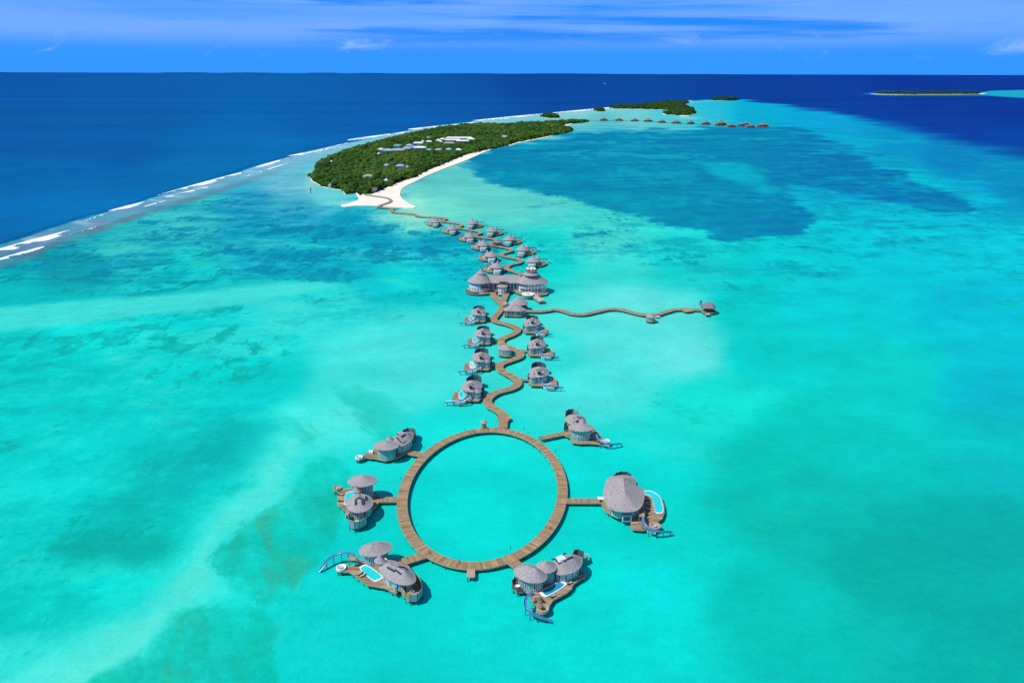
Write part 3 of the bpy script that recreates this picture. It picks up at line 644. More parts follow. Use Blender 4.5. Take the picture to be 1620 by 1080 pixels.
# ------------------------------------------------------------------ boardwalks
def ribbon(parent, line, wd, z=2.0, m=None, th=.3, piles=6.0, name='deck', closed=False, maxp=100, edge=True):
    n = len(line); vs = []; fs = []; uv = []; u = 0; ev = []; ef = []; rim = []
    for i, p in enumerate(line):
        a = line[(i - 1) % n] if closed else line[max(i - 1, 0)]; b = line[(i + 1) % n] if closed else line[min(i + 1, n - 1)]
        d = (b - a); d.z = 0; d.normalize(); s = Vector((d.y, -d.x, 0)) * wd / 2
        if i: u += (p - line[i - 1]).length
        rim.append((p, s, u))
        for q, zz, v in ((p - s, z, 0), (p + s, z, wd), (p + s, z - th, wd), (p - s, z - th, 0)): vs.append((q.x, q.y, zz)); uv.append((u, v))
        so = s * (1 + .16 / wd)
        for q in (p + s, p + so, p + so, p + s, p - s, p - so, p - so, p - s): ev.append([q.x, q.y, 0])
        for k, zz in enumerate((z + .05, z + .05, z - .55, z - .55) * 2): ev[-8 + k][2] = zz
    rg = range(n if closed else n - 1)
    for i in rg:
        j = (i + 1) % n
        for k in range(4): kk = (k + 1) % 4; fs.append((i * 4 + k, j * 4 + k, j * 4 + kk, i * 4 + kk))
        for g in (0, 4):
            for k in range(4): kk = (k + 1) % 4; ef.append((i * 8 + g + k, j * 8 + g + k, j * 8 + g + kk, i * 8 + g + kk))
    if not closed: fs += [(0, 3, 2, 1), tuple((n - 1) * 4 + k for k in range(4))]
    d = MB().add(vs, fs, uv).build(name, m or M['boards'], parent)
    if edge: MB().add(ev, ef).build('edge_beam', M['edge'], parent)
    last = -99; cnt = 0; step = max(piles, rim[-1][2] * 2 / maxp)
    for p, s, uu in rim:
        if uu - last >= step and cnt < maxp:
            for sg in (-1, 1): q = p + s * .86 * sg; pile(parent, q.x, q.y, z - th, .17); cnt += 1
            last = uu
    return d
def walk(name, label, px, wd, z=2.0, m=None, cat='boardwalk', step=1.2, piles=6.0, group=None):
    line = spline([P(x, y, z) for x, y in px], step); r = root(name, label, cat, (line[0].x, line[0].y, 0), group)
    ribbon(r, line, wd, z, m, piles=piles); return r
JW = 4.3
ring_px = [(763 + 126.2 * math.cos(t) + 14 * math.sin(t), 786.8 - 107.3 * math.sin(t)) for t in np.linspace(0, 2 * math.pi, 160, endpoint=False)]
rl = [P(x, y, 2.0) for x, y in ring_px]; c_ = cen(rl)
rr = root('ring_boardwalk', 'large oval timber boardwalk closed into a ring round turquoise water', 'boardwalk', (c_.x, c_.y, 0))
# resample finely for planks
rl2 = []
for i in range(len(rl)):
    a, b = rl[i], rl[(i + 1) % len(rl)]; rl2 += [a, a.lerp(b, .5)]
ribbon(rr, rl2, JW - .1, 2.0, M['boards'], piles=5, closed=True)
W7 = Wq(680, 570, 7.364)
main_px = [(795.2,677),(795.6,670),(797.4,659.5),(792.5,651.5),(776,641.5),(771.2,634.5),(774.5,627.3),(787,619.8),(806,614.6),(817,609.5),(819.3,603.3),(811.5,595.6),(797.5,588),(789.9,581.5),(793,575.2),(805.5,570.3),(819.4,565.2),(823.9,560.2),(818.5,554),(803,548),(793,542),(795.3,535.3),(809,529.4),(818.6,523.5),(816.3,518),(803,512.4),(787,508.6),(781.3,504),(788.2,495),(794.4,486.7),(793.4,479)]
walk('winding_boardwalk', 'brown winding boardwalk snaking from the ring up to the large twin-cone building', main_px, 4.6)
# small landing where the winding boardwalk meets the ring
o = root('landing_platform', 'small angular timber landing beside the winding boardwalk just above the ring', 'platform', P(798, 662, 0))
deck(o, [W7(780, 655, 1.9), W7(860, 600, 1.9), W7(945, 660, 1.9), W7(940, 685, 1.9), W7(880, 705, 1.9), W7(800, 690, 1.9)], 1.9, npile=6)
W1 = Wq(720, 400, 9)
walk('forecourt_boardwalk', 'left arm of the forked boardwalk in front of the large twin-cone building', [(793.2,480),(785.5,472.5),(780.3,466),(780.3,457)], 4.9, 1.985)
walk('forecourt_boardwalk', 'right arm of the forked boardwalk running under the entrance of the twin-cone building', [(793.4,479.5),(797.6,471.5),(802.3,461)], 4.9, 1.96)
up_px = [(827,435.2),(819,430.9),(806,426.9),(801.6,423),(807,418.6),(820,415.8),(824.6,412.2),(817,408.8),(799,405.5),(793.2,402.7),(797.6,400),(808.6,396.6),(806,393.1),(790,389.8),(776,387),(778,383.7),(786,379.8),(775,376.9),(758,374.9),(752,372),(760.4,368),(754,365.3),(736,362.4),(724.5,360),(730.5,355.8),(720,352.2),(704,350.6),(699,348.3),(706,345.8),(694,343.5),(674,342.8),(662.5,341.6),(657,339.6),(652.5,337.7),(625,335.6),(619.5,332),(621.5,329.6),(606,328),(598.2,326.2),(616.5,319.2),(616.5,314.8),(605.5,311.7),(590,309.5),(577,307.4)]
walk('winding_boardwalk', 'grey winding boardwalk from behind the twin-cone building to the white beach', up_px, 4.4, m=M['boards_grey'], step=2.5, piles=14)
side_px = [(829,491),(840,491.7),(859,491.6),(878,489),(891.7,491.3),(906,495.8),(924,496.6),(941.4,493),(962.5,488.6),(981.6,488.9),(1002.6,494),(1021,497.6),(1041,496.6),(1054.3,492.6),(1067.7,489.2),(1084,488.7),(1108,489.5)]
walk('wavy_boardwalk', 'grey wavy boardwalk reaching right from the twin pavilion to the lone pavilion', side_px, 4.2, m=M['boards_grey'], piles=9)
o = root('square_platform', 'tan square platform on the wavy boardwalk near the lone pavilion', 'platform', P(1086, 490, 0))
W3 = Wq(840, 460, 5.226); deck(o, [W3(1252, 138, 2.1), W3(1300, 138, 2.1), W3(1345, 165, 2.1), W3(1290, 172, 2.1), W3(1252, 160, 2.1)], 2.12, npile=5, m=M['tan'])
for lb, a, b, wd in (('short jetty joining the ring to the villa left of its top edge', (671.5,719.5), (640,713.5), 3.4), ('straight jetty joining the left side of the ring to the round-roofed villa', (631,789.3), (598,789.5), 3.6),
                  ('short jetty at lower left of the ring leading to the villa with the curved slide', (673,876.3), (636,888.5), 3.9), ('short stub jetty at lower right of the ring running under the grey roofs', (800,880), (824,897), 3.9),
                  ('straight plank jetty from the right side of the ring to the biggest roof', (894,791.3), (953,791.6), 3.3), ('long jetty at upper right of the ring leading to the green drum villa', (855,692.5), (897,684), 3.3)):
    A, B = P(*a, 2.0), P(*b, 2.0); n = 14
    o = root('link_jetty', lb, 'jetty', (A.x, A.y, 0), 'jetties linking the ring to its villas'); ribbon(o, [A.lerp(B, i / n) for i in range(n + 1)], wd, 1.97, piles=4)
o = root('swim_platform', 'small square pale timber platform at the bottom edge of the ring', 'platform', P(745, 907, 0))
A, B = P(745, 899, 2), P(745, 912.5, 2); ribbon(o, [A.lerp(B, i / 6) for i in range(7)], 2.75, 1.98, M['edge'], piles=4)

# ------------------------------------------------------------------ the six villas round the ring
T = M['thatch']
def villa(label, base, group='large villas around the ring'): return root('overwater_villa', label, 'villa', (base.x, base.y, 0), group)
# lower left villa
W = Wq(480, 820, 7.345)
v = villa('villa at lower left of the ring with blue curved slide and long turquoise pool', W(950, 700))
deck(v, [W(500, 600, 2), W(545, 545, 2), W(650, 520, 2), W(700, 480, 2), W(780, 455, 2), W(930, 520, 2), W(1060, 460, 2), W(1210, 530, 2), W(1330, 700, 2), W(1290, 800, 2), W(1110, 800, 2), W(1075, 875, 2), W(1040, 850, 2), W(960, 805, 2), W(840, 782, 2), W(740, 768, 2), W(640, 690, 2), W(560, 632, 2)], npile=24)
deck(v, [W(450, 615, 2), W(440, 540, 2), W(540, 545, 2), W(560, 600, 2), W(520, 615, 2)], 2.03, npile=0, name='walkway')
pod(v, W(440, 578, 2.2), 1.85, 2.15)
pool(v, [W(655, 578, 2.2), W(668, 550, 2.2), W(735, 536, 2.2), W(880, 630, 2.2), W(925, 680, 2.2), W(860, 724, 2.2), W(815, 722, 2.2), W(720, 650, 2.2)], 2.0)
e = ell(W, 838, 352, 198, 86, 9, 7.2); wl = inset(e, .72); wall(v, wl, 2.0, 6.95, M['wall_teal']); windows(v, wl, 3, 5.8, -110, every=2, n=7, arc=60)
roof(v, e, [W(800, 360, 7.2), W(870, 345, 7.2)], 2.6)
e = ell(W, 1090, 625, 236, 122, -24, 6.0); wl = inset(e, .8); wall(v, wl, 2.0, 5.75, M['wall']); windows(v, wl, 2.7, 5, -90, every=3, n=8, arc=80)
_, bv, _ = roof(v, e, [W(1010, 610, 6), W(1180, 690, 6)], 3.1)
slab(v, bv, W, [(985, 562), (1058, 606), (1118, 556), (1042, 510)], T); bars(v, bv, W, [(975, 570), (1056, 618), (1112, 562), (1180, 572), (1208, 600)]); bars(v, bv, W, [(1070, 600), (1135, 650)])
sl = [W(718, 470, 2), W(940, 620, 2), W(980, 560, 2), W(800, 440, 2)]; wall(v, sl, 2.0, 5.6, M['wall_white'], 'gallery_wall'); windows(v, sl, 2.6, 5.1, -130, n=4, arc=50, wf=.7)
e = ell(W, 893, 492, 74, 40, -5, 7.4, 24); wall(v, inset(e, .88), 4.5, 7.15, M['tan'], 'turret_wall'); roof(v, e, [W(893, 492, 7.4)], 2.9)
terrace(v, [W(1140, 780, 2.2), W(1138, 852, 2.2), W(1190, 925, 2.2), W(1240, 948, 2.2), W(1325, 945, 2.2), W(1385, 872, 2.2), W(1372, 790, 2.2), W(1310, 700, 2.2)], 2.2, 2.4, mats=[M['screen'], M['tan'], M['tan'], M['screen'], M['screen'], M['screen_dark'], M['tan']])
slide(v, [W(590, 425, 5.6), W(520, 402, 5.1), W(440, 402, 4.5), W(370, 422, 3.9), W(300, 470, 3.0), W(250, 535, 1.9), W(188, 615, .35)])
stair(v, W(570, 470, 4.8), 5.0, 0.2)
wall(v, [W(1065, 790, 2), W(1070, 850, 2), W(1115, 830, 2), W(1110, 775, 2)], 2.0, 4.1, M['wall'], 'shower_wall')
# lower right villa
W = Wq(780, 840, 6.75)
v = villa('villa at lower right of the ring with three grey roofs and teal rectangular pool', W(620, 560))
deck(v, [W(225, 560, 2), W(330, 520, 2), W(560, 480, 2), W(760, 420, 2), W(900, 380, 2), W(985, 455, 2), W(980, 485, 2), W(905, 530, 2), W(860, 560, 2), W(840, 610, 2), W(790, 655, 2), W(640, 735, 2), W(600, 800, 2), W(490, 800, 2), W(445, 770, 2), W(405, 710, 2), W(385, 655, 2), W(300, 625, 2)], npile=24)
pod(v, W(530, 830, 2.2), 2.2, 2.1, cush=M['edge'], inner=M['pile'])
pool(v, [W(500, 640, 2.2), W(620, 575, 2.2), W(715, 525, 2.2), W(770, 540, 2.2), W(785, 568, 2.2), W(680, 640, 2.2), W(575, 695, 2.2), W(530, 692, 2.2)], 2.0, M['pool_dark'], .9)
e = ell(W, 402, 450, 184, 98, -13, 6.9); wl = inset(e, .74); wall(v, wl, 2, 6.65, M['wall_teal']); windows(v, wl, 3, 5.9, -90, every=2, n=8, arc=70)
roof(v, e, [W(360, 440, 6.9), W(460, 480, 6.9)], 3.1)
e = ell(W, 790, 355, 172, 104, 17, 6.0); wl = inset(e, .8); wall(v, wl, 2, 5.75, M['wall']); windows(v, wl, 2.7, 5, -80, every=3, n=7, arc=70)
_, bv, _ = roof(v, e, [W(730, 380, 6), W(850, 340, 6)], 3.0)
slab(v, bv, W, [(668, 292), (738, 262), (782, 305), (705, 345)], M['frame'], lift=.6); bars(v, bv, W, [(625, 305), (665, 300), (705, 352), (785, 312)]); bars(v, bv, W, [(742, 255), (778, 238)]); bars(v, bv, W, [(790, 300), (850, 275)])
e = ell(W, 570, 380, 116, 68, 0, 7.3); wall(v, inset(e, .8), 2, 7.05, M['wall_teal'], 'turret_wall'); roof(v, e, [W(562, 380, 7.3)], 2.7)
sl = [W(470, 600, 2), W(720, 490, 2), W(700, 440, 2), W(440, 540, 2)]; wall(v, sl, 2, 6.2, M['wall_teal'], 'gallery_wall'); windows(v, sl, 2.6, 5.7, -55, n=4, arc=50, wf=.66)
terrace(v, [W(850, 300, 2.2), W(865, 262, 2.2), W(905, 255, 2.2), W(965, 282, 2.2), W(960, 330, 2.2)], 2.2, 2.7, m=M['screen_dark'], tub=False, npile=4)
MB().prism([(p.x, p.y) for p in (W(965, 285), W(1010, 290), W(1030, 355), W(1015, 355), W(995, 305), W(962, 300))], 2.0, 2.2).build('side_steps', M['edge'], v)
terrace(v, [W(330, 560, 2.2), W(232, 520, 2.2), W(203, 560, 2.2), W(215, 612, 2.2), W(262, 645, 2.2), W(320, 640, 2.2)], 2.0, 1.6, m=M['wall_dark'], npile=5)
slide(v, [W(435, 655, 5.8), W(372, 695, 5.2), W(345, 760, 4.5), W(362, 830, 3.7), W(420, 885, 2.9), W(500, 920, 2.2), W(570, 945, 1.3), W(640, 972, .35)])
stair(v, W(450, 690, 4.9), 5.1, -1.0)
# right villa
W = Wq(920, 730, 7.71)
v = villa('villa right of the ring under one huge pear-shaped grey roof with curved pool', W(560, 560))
deck(v, [W(240, 440, 2), W(330, 400, 2), W(600, 350, 2), W(700, 330, 2), W(800, 350, 2), W(900, 380, 2), W(975, 430, 2), W(1010, 540, 2), W(1012, 620, 2), W(985, 690, 2), W(930, 730, 2), W(900, 780, 2), W(820, 820, 2), W(755, 830, 2), W(640, 822, 2), W(600, 800, 2), W(600, 700, 2), W(370, 650, 2), W(285, 590, 2), W(245, 510, 2)], npile=26)
eo = [(300,232),(330,192),(400,172),(500,160),(600,172),(652,200),(672,240),(668,286),(738,320),(768,380),(766,450),(742,530),(690,588),(615,610),(520,612),(430,602),(345,562),(292,485),(265,400),(270,330),(290,280)]
e = smoothpoly([W(x, y, 7.4) for x, y in eo], 2); wl = inset(e, .8); wall(v, wl, 2.0, 7.1, M['wall_teal']); windows(v, wl, 3.2, 5.0, -90, every=3, n=7, arc=75, wf=.5)
roof(v, e, [W(502, 300, 7.4), W(522, 480, 7.4)], 4.0, conc=1.1)
wall(v, [W(490, 735, 2), W(610, 735, 2), W(610, 560, 2), W(490, 560, 2)], 2.0, 5.0, M['wall'], 'glazed_bay'); windows(v, [W(490, 735, 2), W(610, 735, 2), W(610, 560, 2), W(490, 560, 2)], 2.5, 4.6, -90, n=2, arc=40, wf=.75)
pool(v, [W(765, 352, 2.2), W(850, 355, 2.2), W(930, 400, 2.2), W(975, 460, 2.2), W(995, 540, 2.2), W(1000, 600, 2.2), W(975, 628, 2.2), W(905, 620, 2.2), W(885, 540, 2.2), W(862, 440, 2.2), W(820, 408, 2.2), W(765, 392, 2.2)], 2.0, None, .4)
pod(v, W(897, 790, 2.2), 2.3, 2.1, cush=M['edge'])
slide(v, [W(742, 665, 5.6), W(752, 740, 4.9), W(798, 800, 4.1), W(870, 843, 3.4), W(945, 858, 2.9), W(1030, 858, 2.3), W(1112, 862, 1.6)])
MB().prism([(p.x, p.y) for p in (W(765, 835, 0), W(800, 875, 0), W(850, 895, 0), W(905, 900, 0), W(905, 893, 0), W(850, 886, 0), W(805, 866, 0), W(772, 828, 0))], .5, 1.9).build('white_skirting', M['white'], v)
stair(v, W(735, 655, 4.8), 5.0, 1.4)
terrace(v, [W(385, 300, 2.2), W(388, 240, 2.2), W(420, 208, 2.2), W(480, 190, 2.2), W(550, 195, 2.2), W(600, 222, 2.2), W(610, 300, 2.2)], 2.2, 3.0, m=M['screen_dark'], npile=5)
MB().box(W(240, 445, 3.6), 1.5, 1.0, .12).build('entrance_canopy', M['white'], v)
wall(v, [W(255, 500, 2), W(290, 590, 2), W(350, 640, 2), W(360, 560, 2), W(300, 480, 2)], 2.0, 3.7, M['tan'], 'garden_wall')
# left villa
W = Wq(510, 730, 9)
v = villa('villa left of the ring stacked with two round roofs and a blue walled terrace', W(540, 680))
deck(v, [W(240, 440, 2), W(290, 385, 2), W(420, 380, 2), W(560, 400, 2), W(760, 430, 2), W(830, 520, 2), W(790, 600, 2), W(640, 760, 2), W(400, 790, 2), W(360, 720, 2), W(300, 670, 2), W(215, 605, 2), W(218, 500, 2)], npile=20)
deck(v, [W(170, 395, 2), W(280, 360, 2), W(310, 400, 2), W(250, 450, 2)], 2.03, npile=0, name='walkway')
pod(v, W(215, 388, 2.2), 1.8, 2.15, cush=M['edge'])
pool(v, [W(345, 435, 2.2), W(420, 418, 2.2), W(460, 440, 2.2), W(440, 520, 2.2), W(360, 605, 2.2), W(318, 608, 2.2), W(308, 585, 2.2), W(328, 480, 2.2)], 2.0, None, .45)
e = ell(W, 570, 272, 214, 86, 4, 9.3); wl = inset(e, .66); wall(v, wl, 2, 9.0, M['wall_teal']); windows(v, wl, 5.8, 8.2, -80, every=3, n=7, arc=80); windows(v, wl, 2.8, 4.8, -30, every=4, n=3, arc=50)
roof(v, e, [W(580, 272, 9.3)], 2.6)
e = ell(W, 528, 592, 200, 132, 8, 6.2); wl = inset(e, .84); wall(v, wl, 2, 5.95, M['wall_teal']); windows(v, wl, 2.9, 5.3, -95, every=3, n=8, arc=80)
_, bv, _ = roof(v, e, [W(535, 600, 6.2)], 3.3)
slab(v, bv, W, [(452, 500), (468, 548), (522, 512), (524, 452)], T); slab(v, bv, W, [(526, 452), (524, 512), (605, 552), (612, 492)], T)
bars(v, bv, W, [(478, 560), (478, 620)], wd=1.0); bars(v, bv, W, [(575, 560), (575, 615)], wd=1.0); bars(v, bv, W, [(622, 500), (618, 545)], wd=.8); bars(v, bv, W, [(462, 556), (520, 520), (600, 558)])
e = ell(W, 488, 408, 62, 34, 0, 7.6, 24); wall(v, inset(e, .85), 2, 7.35, M['wall'], 'turret_wall'); roof(v, e, [W(480, 408, 7.6)], 2.7)
terrace(v, [W(400, 800, 2.2), W(378, 840, 2.2), W(382, 905, 2.2), W(460, 945, 2.2), W(530, 935, 2.2), W(632, 875, 2.2), W(630, 790, 2.2)], 2.2, 2.9, mats=[M['screen'], M['screen'], M['screen'], M['wall_teal'], M['wall_teal'], M['screen_dark']])
wall(v, [W(330, 740, 2), W(340, 810, 2), W(385, 800, 2), W(385, 735, 2)], 1.8, 3.4, M['tan'], 'shower_wall')
# upper left villa
W = Wq(550, 660, 11.57)
v = villa('villa upper left of the ring with teal drum wall and white round platform', W(760, 700))
deck(v, [W(290, 690, 2), W(440, 585, 2), W(560, 560, 2), W(800, 480, 2), W(1000, 420, 2), W(1120, 500, 2), W(1130, 610, 2), W(1020, 680, 2), W(900, 740, 2), W(700, 790, 2), W(600, 770, 2), W(490, 745, 2), W(400, 740, 2), W(300, 725, 2)], npile=20)
deck(v, [W(235, 745, 2), W(260, 690, 2), W(380, 670, 2), W(380, 730, 2)], 2.03, npile=0, name='walkway')
pod(v, W(210, 740, 2.2), 1.8, 2.1)
e = ell(W, 1000, 400, 222, 116, 24, 6.2); wl = inset(e, .82); wall(v, wl, 2, 5.95, M['wall']); windows(v, wl, 2.8, 5.1, -70, every=3, n=7, arc=70)
_, bv, _ = roof(v, e, [W(900, 440, 6.2), W(1090, 370, 6.2)], 2.9)
slab(v, bv, W, [(865, 372), (922, 338), (1072, 442), (1012, 480)], T); slab(v, bv, W, [(912, 300), (990, 258), (1050, 312), (978, 352)], T); bars(v, bv, W, [(835, 398), (900, 378), (1000, 470)]); bars(v, bv, W, [(905, 310), (985, 365), (1060, 318)])
e = ell(W, 765, 405, 72, 36, 0, 7.6, 24); wall(v, inset(e, .85), 2, 7.35, M['wall'], 'turret_wall'); roof(v, e, [W(765, 405, 7.6)], 2.1)
e = ell(W, 708, 512, 233, 90, 2, 7.9); wl = inset(e, .68); wall(v, wl, 1.8, 7.65, M['wall_teal']); windows(v, wl, 3.0, 4.6, -125, every=1, n=4, arc=40); windows(v, wl, 3.2, 4.2, -60, every=4, n=1, arc=30)
roof(v, e, [W(700, 512, 7.9)], 2.3)
terrace(v, [W(1000, 330, 2.2), W(1050, 300, 2.2), W(1110, 275, 2.2), W(1195, 278, 2.2), W(1248, 320, 2.2), W(1242, 385, 2.2), W(1180, 420, 2.2)], 2.2, 2.6, mats=[M['screen_dark'], M['screen_dark'], M['screen'], M['screen_dark'], M['screen']])
MB().prism([(p.x, p.y) for p in (W(395, 690), W(470, 690), W(470, 745), W(395, 745))], 1.6, 2.9).build('stone_basin', M['wall_white'], v)
# upper right villa
W = Wq(860, 635, 11.57)
v = villa('villa upper right of the ring with green drum wall and white based slide', W(680, 680))
deck(v, [W(400, 580, 2), W(480, 500, 2), W(640, 460, 2), W(900, 480, 2), W(990, 560, 2), W(1060, 650, 2), W(1180, 720, 2), W(1200, 760, 2), W(1080, 775, 2), W(980, 770, 2), W(830, 760, 2), W(680, 765, 2), W(520, 740, 2), W(480, 650, 2), W(380, 610, 2)], npile=18)
pod(v, W(1150, 735, 2.2), 1.7, 2.15)
pool(v, [W(830, 610, 2.2), W(950, 600, 2.2), W(960, 650, 2.2), W(840, 665, 2.2)], 2.0, M['pool_dark'], .3)
e = ell(W, 592, 335, 200, 100, -8, 6.2); wl = inset(e, .82); wall(v, wl, 2, 5.95, M['wall']); windows(v, wl, 2.8, 5.1, -120, every=3, n=5, arc=50)
_, bv, _ = roof(v, e, [W(540, 345, 6.2), W(650, 340, 6.2)], 3.0)
slab(v, bv, W, [(470, 360), (600, 300), (660, 330), (540, 395)], T); bars(v, bv, W, [(535, 325), (620, 285), (690, 310)]); bars(v, bv, W, [(590, 372), (635, 360)], wd=1.2)
e = ell(W, 715, 382, 62, 30, 0, 7.6, 24); wall(v, inset(e, .85), 2, 7.35, M['wall'], 'turret_wall'); roof(v, e, [W(715, 382, 7.6)], 2.6)
e = ell(W, 688, 472, 236, 76, -2, 8.0); wl = inset(e, .76); wall(v, wl, 1.8, 7.75, M['wall_teal']); windows(v, wl, 5.6, 6.6, -90, every=3, n=6, arc=80); windows(v, wl, 2.6, 4.6, -60, every=2, n=4, arc=45)
roof(v, e, [W(700, 470, 8.0)], 2.2)
terrace(v, [W(400, 330, 2.2), W(405, 270, 2.2), W(455, 235, 2.2), W(540, 228, 2.2), W(640, 280, 2.2)], 2.2, 3.0, mats=[M['screen_dark'], M['screen_dark'], M['screen_dark'], M['screen']], npile=4)
terrace(v, [W(460, 500, 2.2), W(375, 510, 2.2), W(378, 470, 2.2), W(450, 440, 2.2)], 2.2, 2.2, m=M['wall_dark'], tub=False, npile=3)
slide(v, [W(955, 600, 4.9), W(985, 670, 4.2), W(1050, 735, 3.6), W(1160, 780, 2.9), W(1290, 783, 2.3), W(1430, 775, 1.6)])
MB().prism([(p.x, p.y) for p in (W(830, 765, 0), W(960, 800, 0), W(1060, 835, 0), W(1200, 840, 0), W(1200, 830, 0), W(1065, 822, 0), W(965, 788, 0), W(835, 752, 0))], .5, 2.0).build('white_skirting', M['white'], v)
stair(v, W(950, 590, 4), 4.4, 2.2)

# round kiosk at the top of the ring
def kiosk(name, label, cat, cpx, rpx, ze, h, wallm, zb=2.0, squash=1.0, inw=.8, deckr=1.05, win=True, m=None, n=20, group=None):
    c = P(cpx[0], cpx[1], ze); k = F / ((ROT.inverted() @ (c - Vector((0, 0, H)))).z * -1); r = rpx / k
    o = root(name, label, cat, (c.x, c.y, 0), group); pts = [Vector((c.x + r * math.cos(2 * math.pi * i / n), c.y + squash * r * math.sin(2 * math.pi * i / n), ze)) for i in range(n)]
    wl = inset(pts, inw); wall(o, wl, zb, ze - .25, wallm)
    if win: windows(o, wl, zb + .9, ze - .6, -90, every=2, n=5, arc=70)
    deck(o, inset(pts, deckr), zb, npile=8); roof(o, pts, [c], h, m or T); return o
kiosk('round_kiosk', 'tiny round grey-roofed kiosk standing at the top of the ring', 'kiosk', (765.6, 667.3), 6.0, 4.9, 1.6, M['tan'], inw=.62, deckr=.8)

# ------------------------------------------------------------------ middle villas: one kind, built twice (pool side left / right) and copied
def mid_villa(mir, label, poolmat):
    """measured on the pool-right villa above the ring; local origin = middle of the main roof"""
    Wm = Wq(680, 570, 7.364); o0 = Wm(1283, 128, 6.6)
    def W(X, Y, z=0.0):
        p = Wm(X, Y, z); d = p - Vector((o0.x, o0.y, 0)); return Vector((-d.x if mir else d.x, d.y, d.z))
    r = root('stilt_villa', label, 'villa', (0, 0, 0), 'slide villas along the winding boardwalk')
    def fx(p): return p[::-1] if mir else p
    # roof outline projected at its own height so it sits over the walls
    e = fx(ell(W, 1283, 128, 116, 62, 0, 6.6)); wl = inset(e, .8)
    wall(r, wl, 2, 6.35, M['wall']); windows(r, wl, 2.7, 5.6, -90, every=3, n=6, arc=80)
    roof(r, e, [W(1283, 128, 6.6)], 3.5, conc=1.05)
    for (cx, cy, rx, ry, z_, h_) in ((1215, 175, 52, 24, 6.0, 2.9), (1335, 165, 48, 22, 6.0, 2.7)):
        ee = fx(ell(W, cx, cy, rx, ry, 0, z_, 20)); wall(r, inset(ee, .8), 2, z_ - .25, M['wall_teal'] if cx < 1300 else M['wall'], 'turret_wall'); roof(r, ee, [W(cx, cy, z_)], h_)
        if cx < 1300: windows(r, inset(ee, .8), 2.9, 4.6, -70, every=3, n=2, arc=60, wf=.5)
    MB().beam(W(1245, 112, 10.2), W(1275, 96, 10.4), .5, .3).beam(W(1275, 96, 10.4), W(1312, 112, 10.2), .5, .3).build('roof_track', M['dark'], r)
    MB().box(W(1283, 136, 8.8), 1.0, .5, .7).build('roof_opening', M['dark'], r)
    dk = fx([W(1160, 250, 2), W(1175, 190, 2), W(1290, 150, 2), W(1400, 170, 2), W(1480, 205, 2), W(1495, 290, 2), W(1440, 305, 2), W(1340, 292, 2), W(1300, 286, 2), W(1190, 284, 2)])
    deck(r, dk, npile=16)
    pool(r, fx([W(1338, 185, 2.2), W(1420, 182, 2.2), W(1424, 240, 2.2), W(1405, 268, 2.2), W(1345, 270, 2.2), W(1325, 235, 2.2)]), 2.0, poolmat, .6)
    wall(r, fx([W(1150, 215, 2), W(1150, 180, 2), W(1185, 165, 2), W(1185, 215, 2)]), 2.0, 3.9, M['screen_dark'], 'screen_wall')
    terrace(r, fx([W(1195, 120, 2.2), W(1205, 96, 2.2), W(1245, 82, 2.2), W(1300, 82, 2.2), W(1345, 100, 2.2), W(1360, 125, 2.2)]), 2.2, 4.0, m=M['screen_dark'], tub=False, npile=4)
    slide(r, [W(1304, 188, 5.2), W(1304, 228, 4.8), W(1324, 262, 4.3), W(1368, 288, 3.7), W(1430, 300, 3.1), W(1500, 306, 2.6), W(1568, 318, 1.9)], wd=.8, step_post=3.2)
    MB().prism([(p.x, p.y) for p in fx([W(1308, 306, 0), W(1345, 335, 0), W(1400, 350, 0), W(1470, 352, 0), W(1470, 347, 0), W(1402, 343, 0), W(1350, 327, 0), W(1315, 298, 0)])], .5, 2.2).build('white_skirting', M['white'], r)
    MB().beam(W(1428, 190, 2), W(1428, 190, 5.2), .12, .12).build('shower_pole', M['dark'], r)
    MB().box(W(1300, 205, 3.2), 1.1, 1.3, 1.2).build('slide_tower', M['wall_teal'], r)
    A, B = W(1068, 246, 0), W(1172, 252, 0)
    ribbon(r, [A.lerp(B, t / 6) for t in range(7)], 2.2, 1.95, M['boards_grey'], piles=3, name='gangway')
    return r
FN = Vector((0, 0, 0))
def place(o, px, py, z, sc_=1.0, rz=0):
    p = P(px, py, z); o.location = (p.x, p.y, 0); o.scale = (sc_, sc_, sc_); o.rotation_euler.z = rz
RV = mid_villa(False, 'pool-right slide villa on the right of the winding boardwalk, nearest to the ring', M['pool_dark'])
LV = mid_villa(True, 'pool-left slide villa on the left of the winding boardwalk, nearest to the ring', M['pool'])
place(RV, 852.9, 588.1, 6.6); place(LV, 746.5, 610.5, 6.6, 1.0, R(-4))
def recolor(o, frm, to):
    for c in [o] + list(o.children_recursive):
        if c.type == 'MESH' and c.material_slots and c.material_slots[0].material == frm:
            c.data = c.data.copy(); c.data.materials[0] = to
for src, px, py, lb, pm, s_ in ((RV, 850, 543.6, 'slide villa on the right of the winding boardwalk, its pool covered in tan', M['tan'], 1.0), (RV, 842.3, 509.6, 'slide villa on the right of the winding boardwalk, closest to the wavy boardwalk', None, 1.0),
                           (LV, 761.1, 564.6, 'slide villa on the left of the winding boardwalk with a pale green pool', M['pool_pale'], 1.0), (LV, 763.9, 526.3, 'slide villa on the left of the winding boardwalk, level with the small grey cabin', None, .98), (LV, 756.9, 492.9, 'slide villa on the left of the winding boardwalk, next below the twin-cone building', None, .98)):
    o = copy_tree(src); o['label'] = lb; place(o, px, py, 6.6, s_)
    if pm: recolor(o, M['pool_dark'] if src is RV else M['pool'], pm)

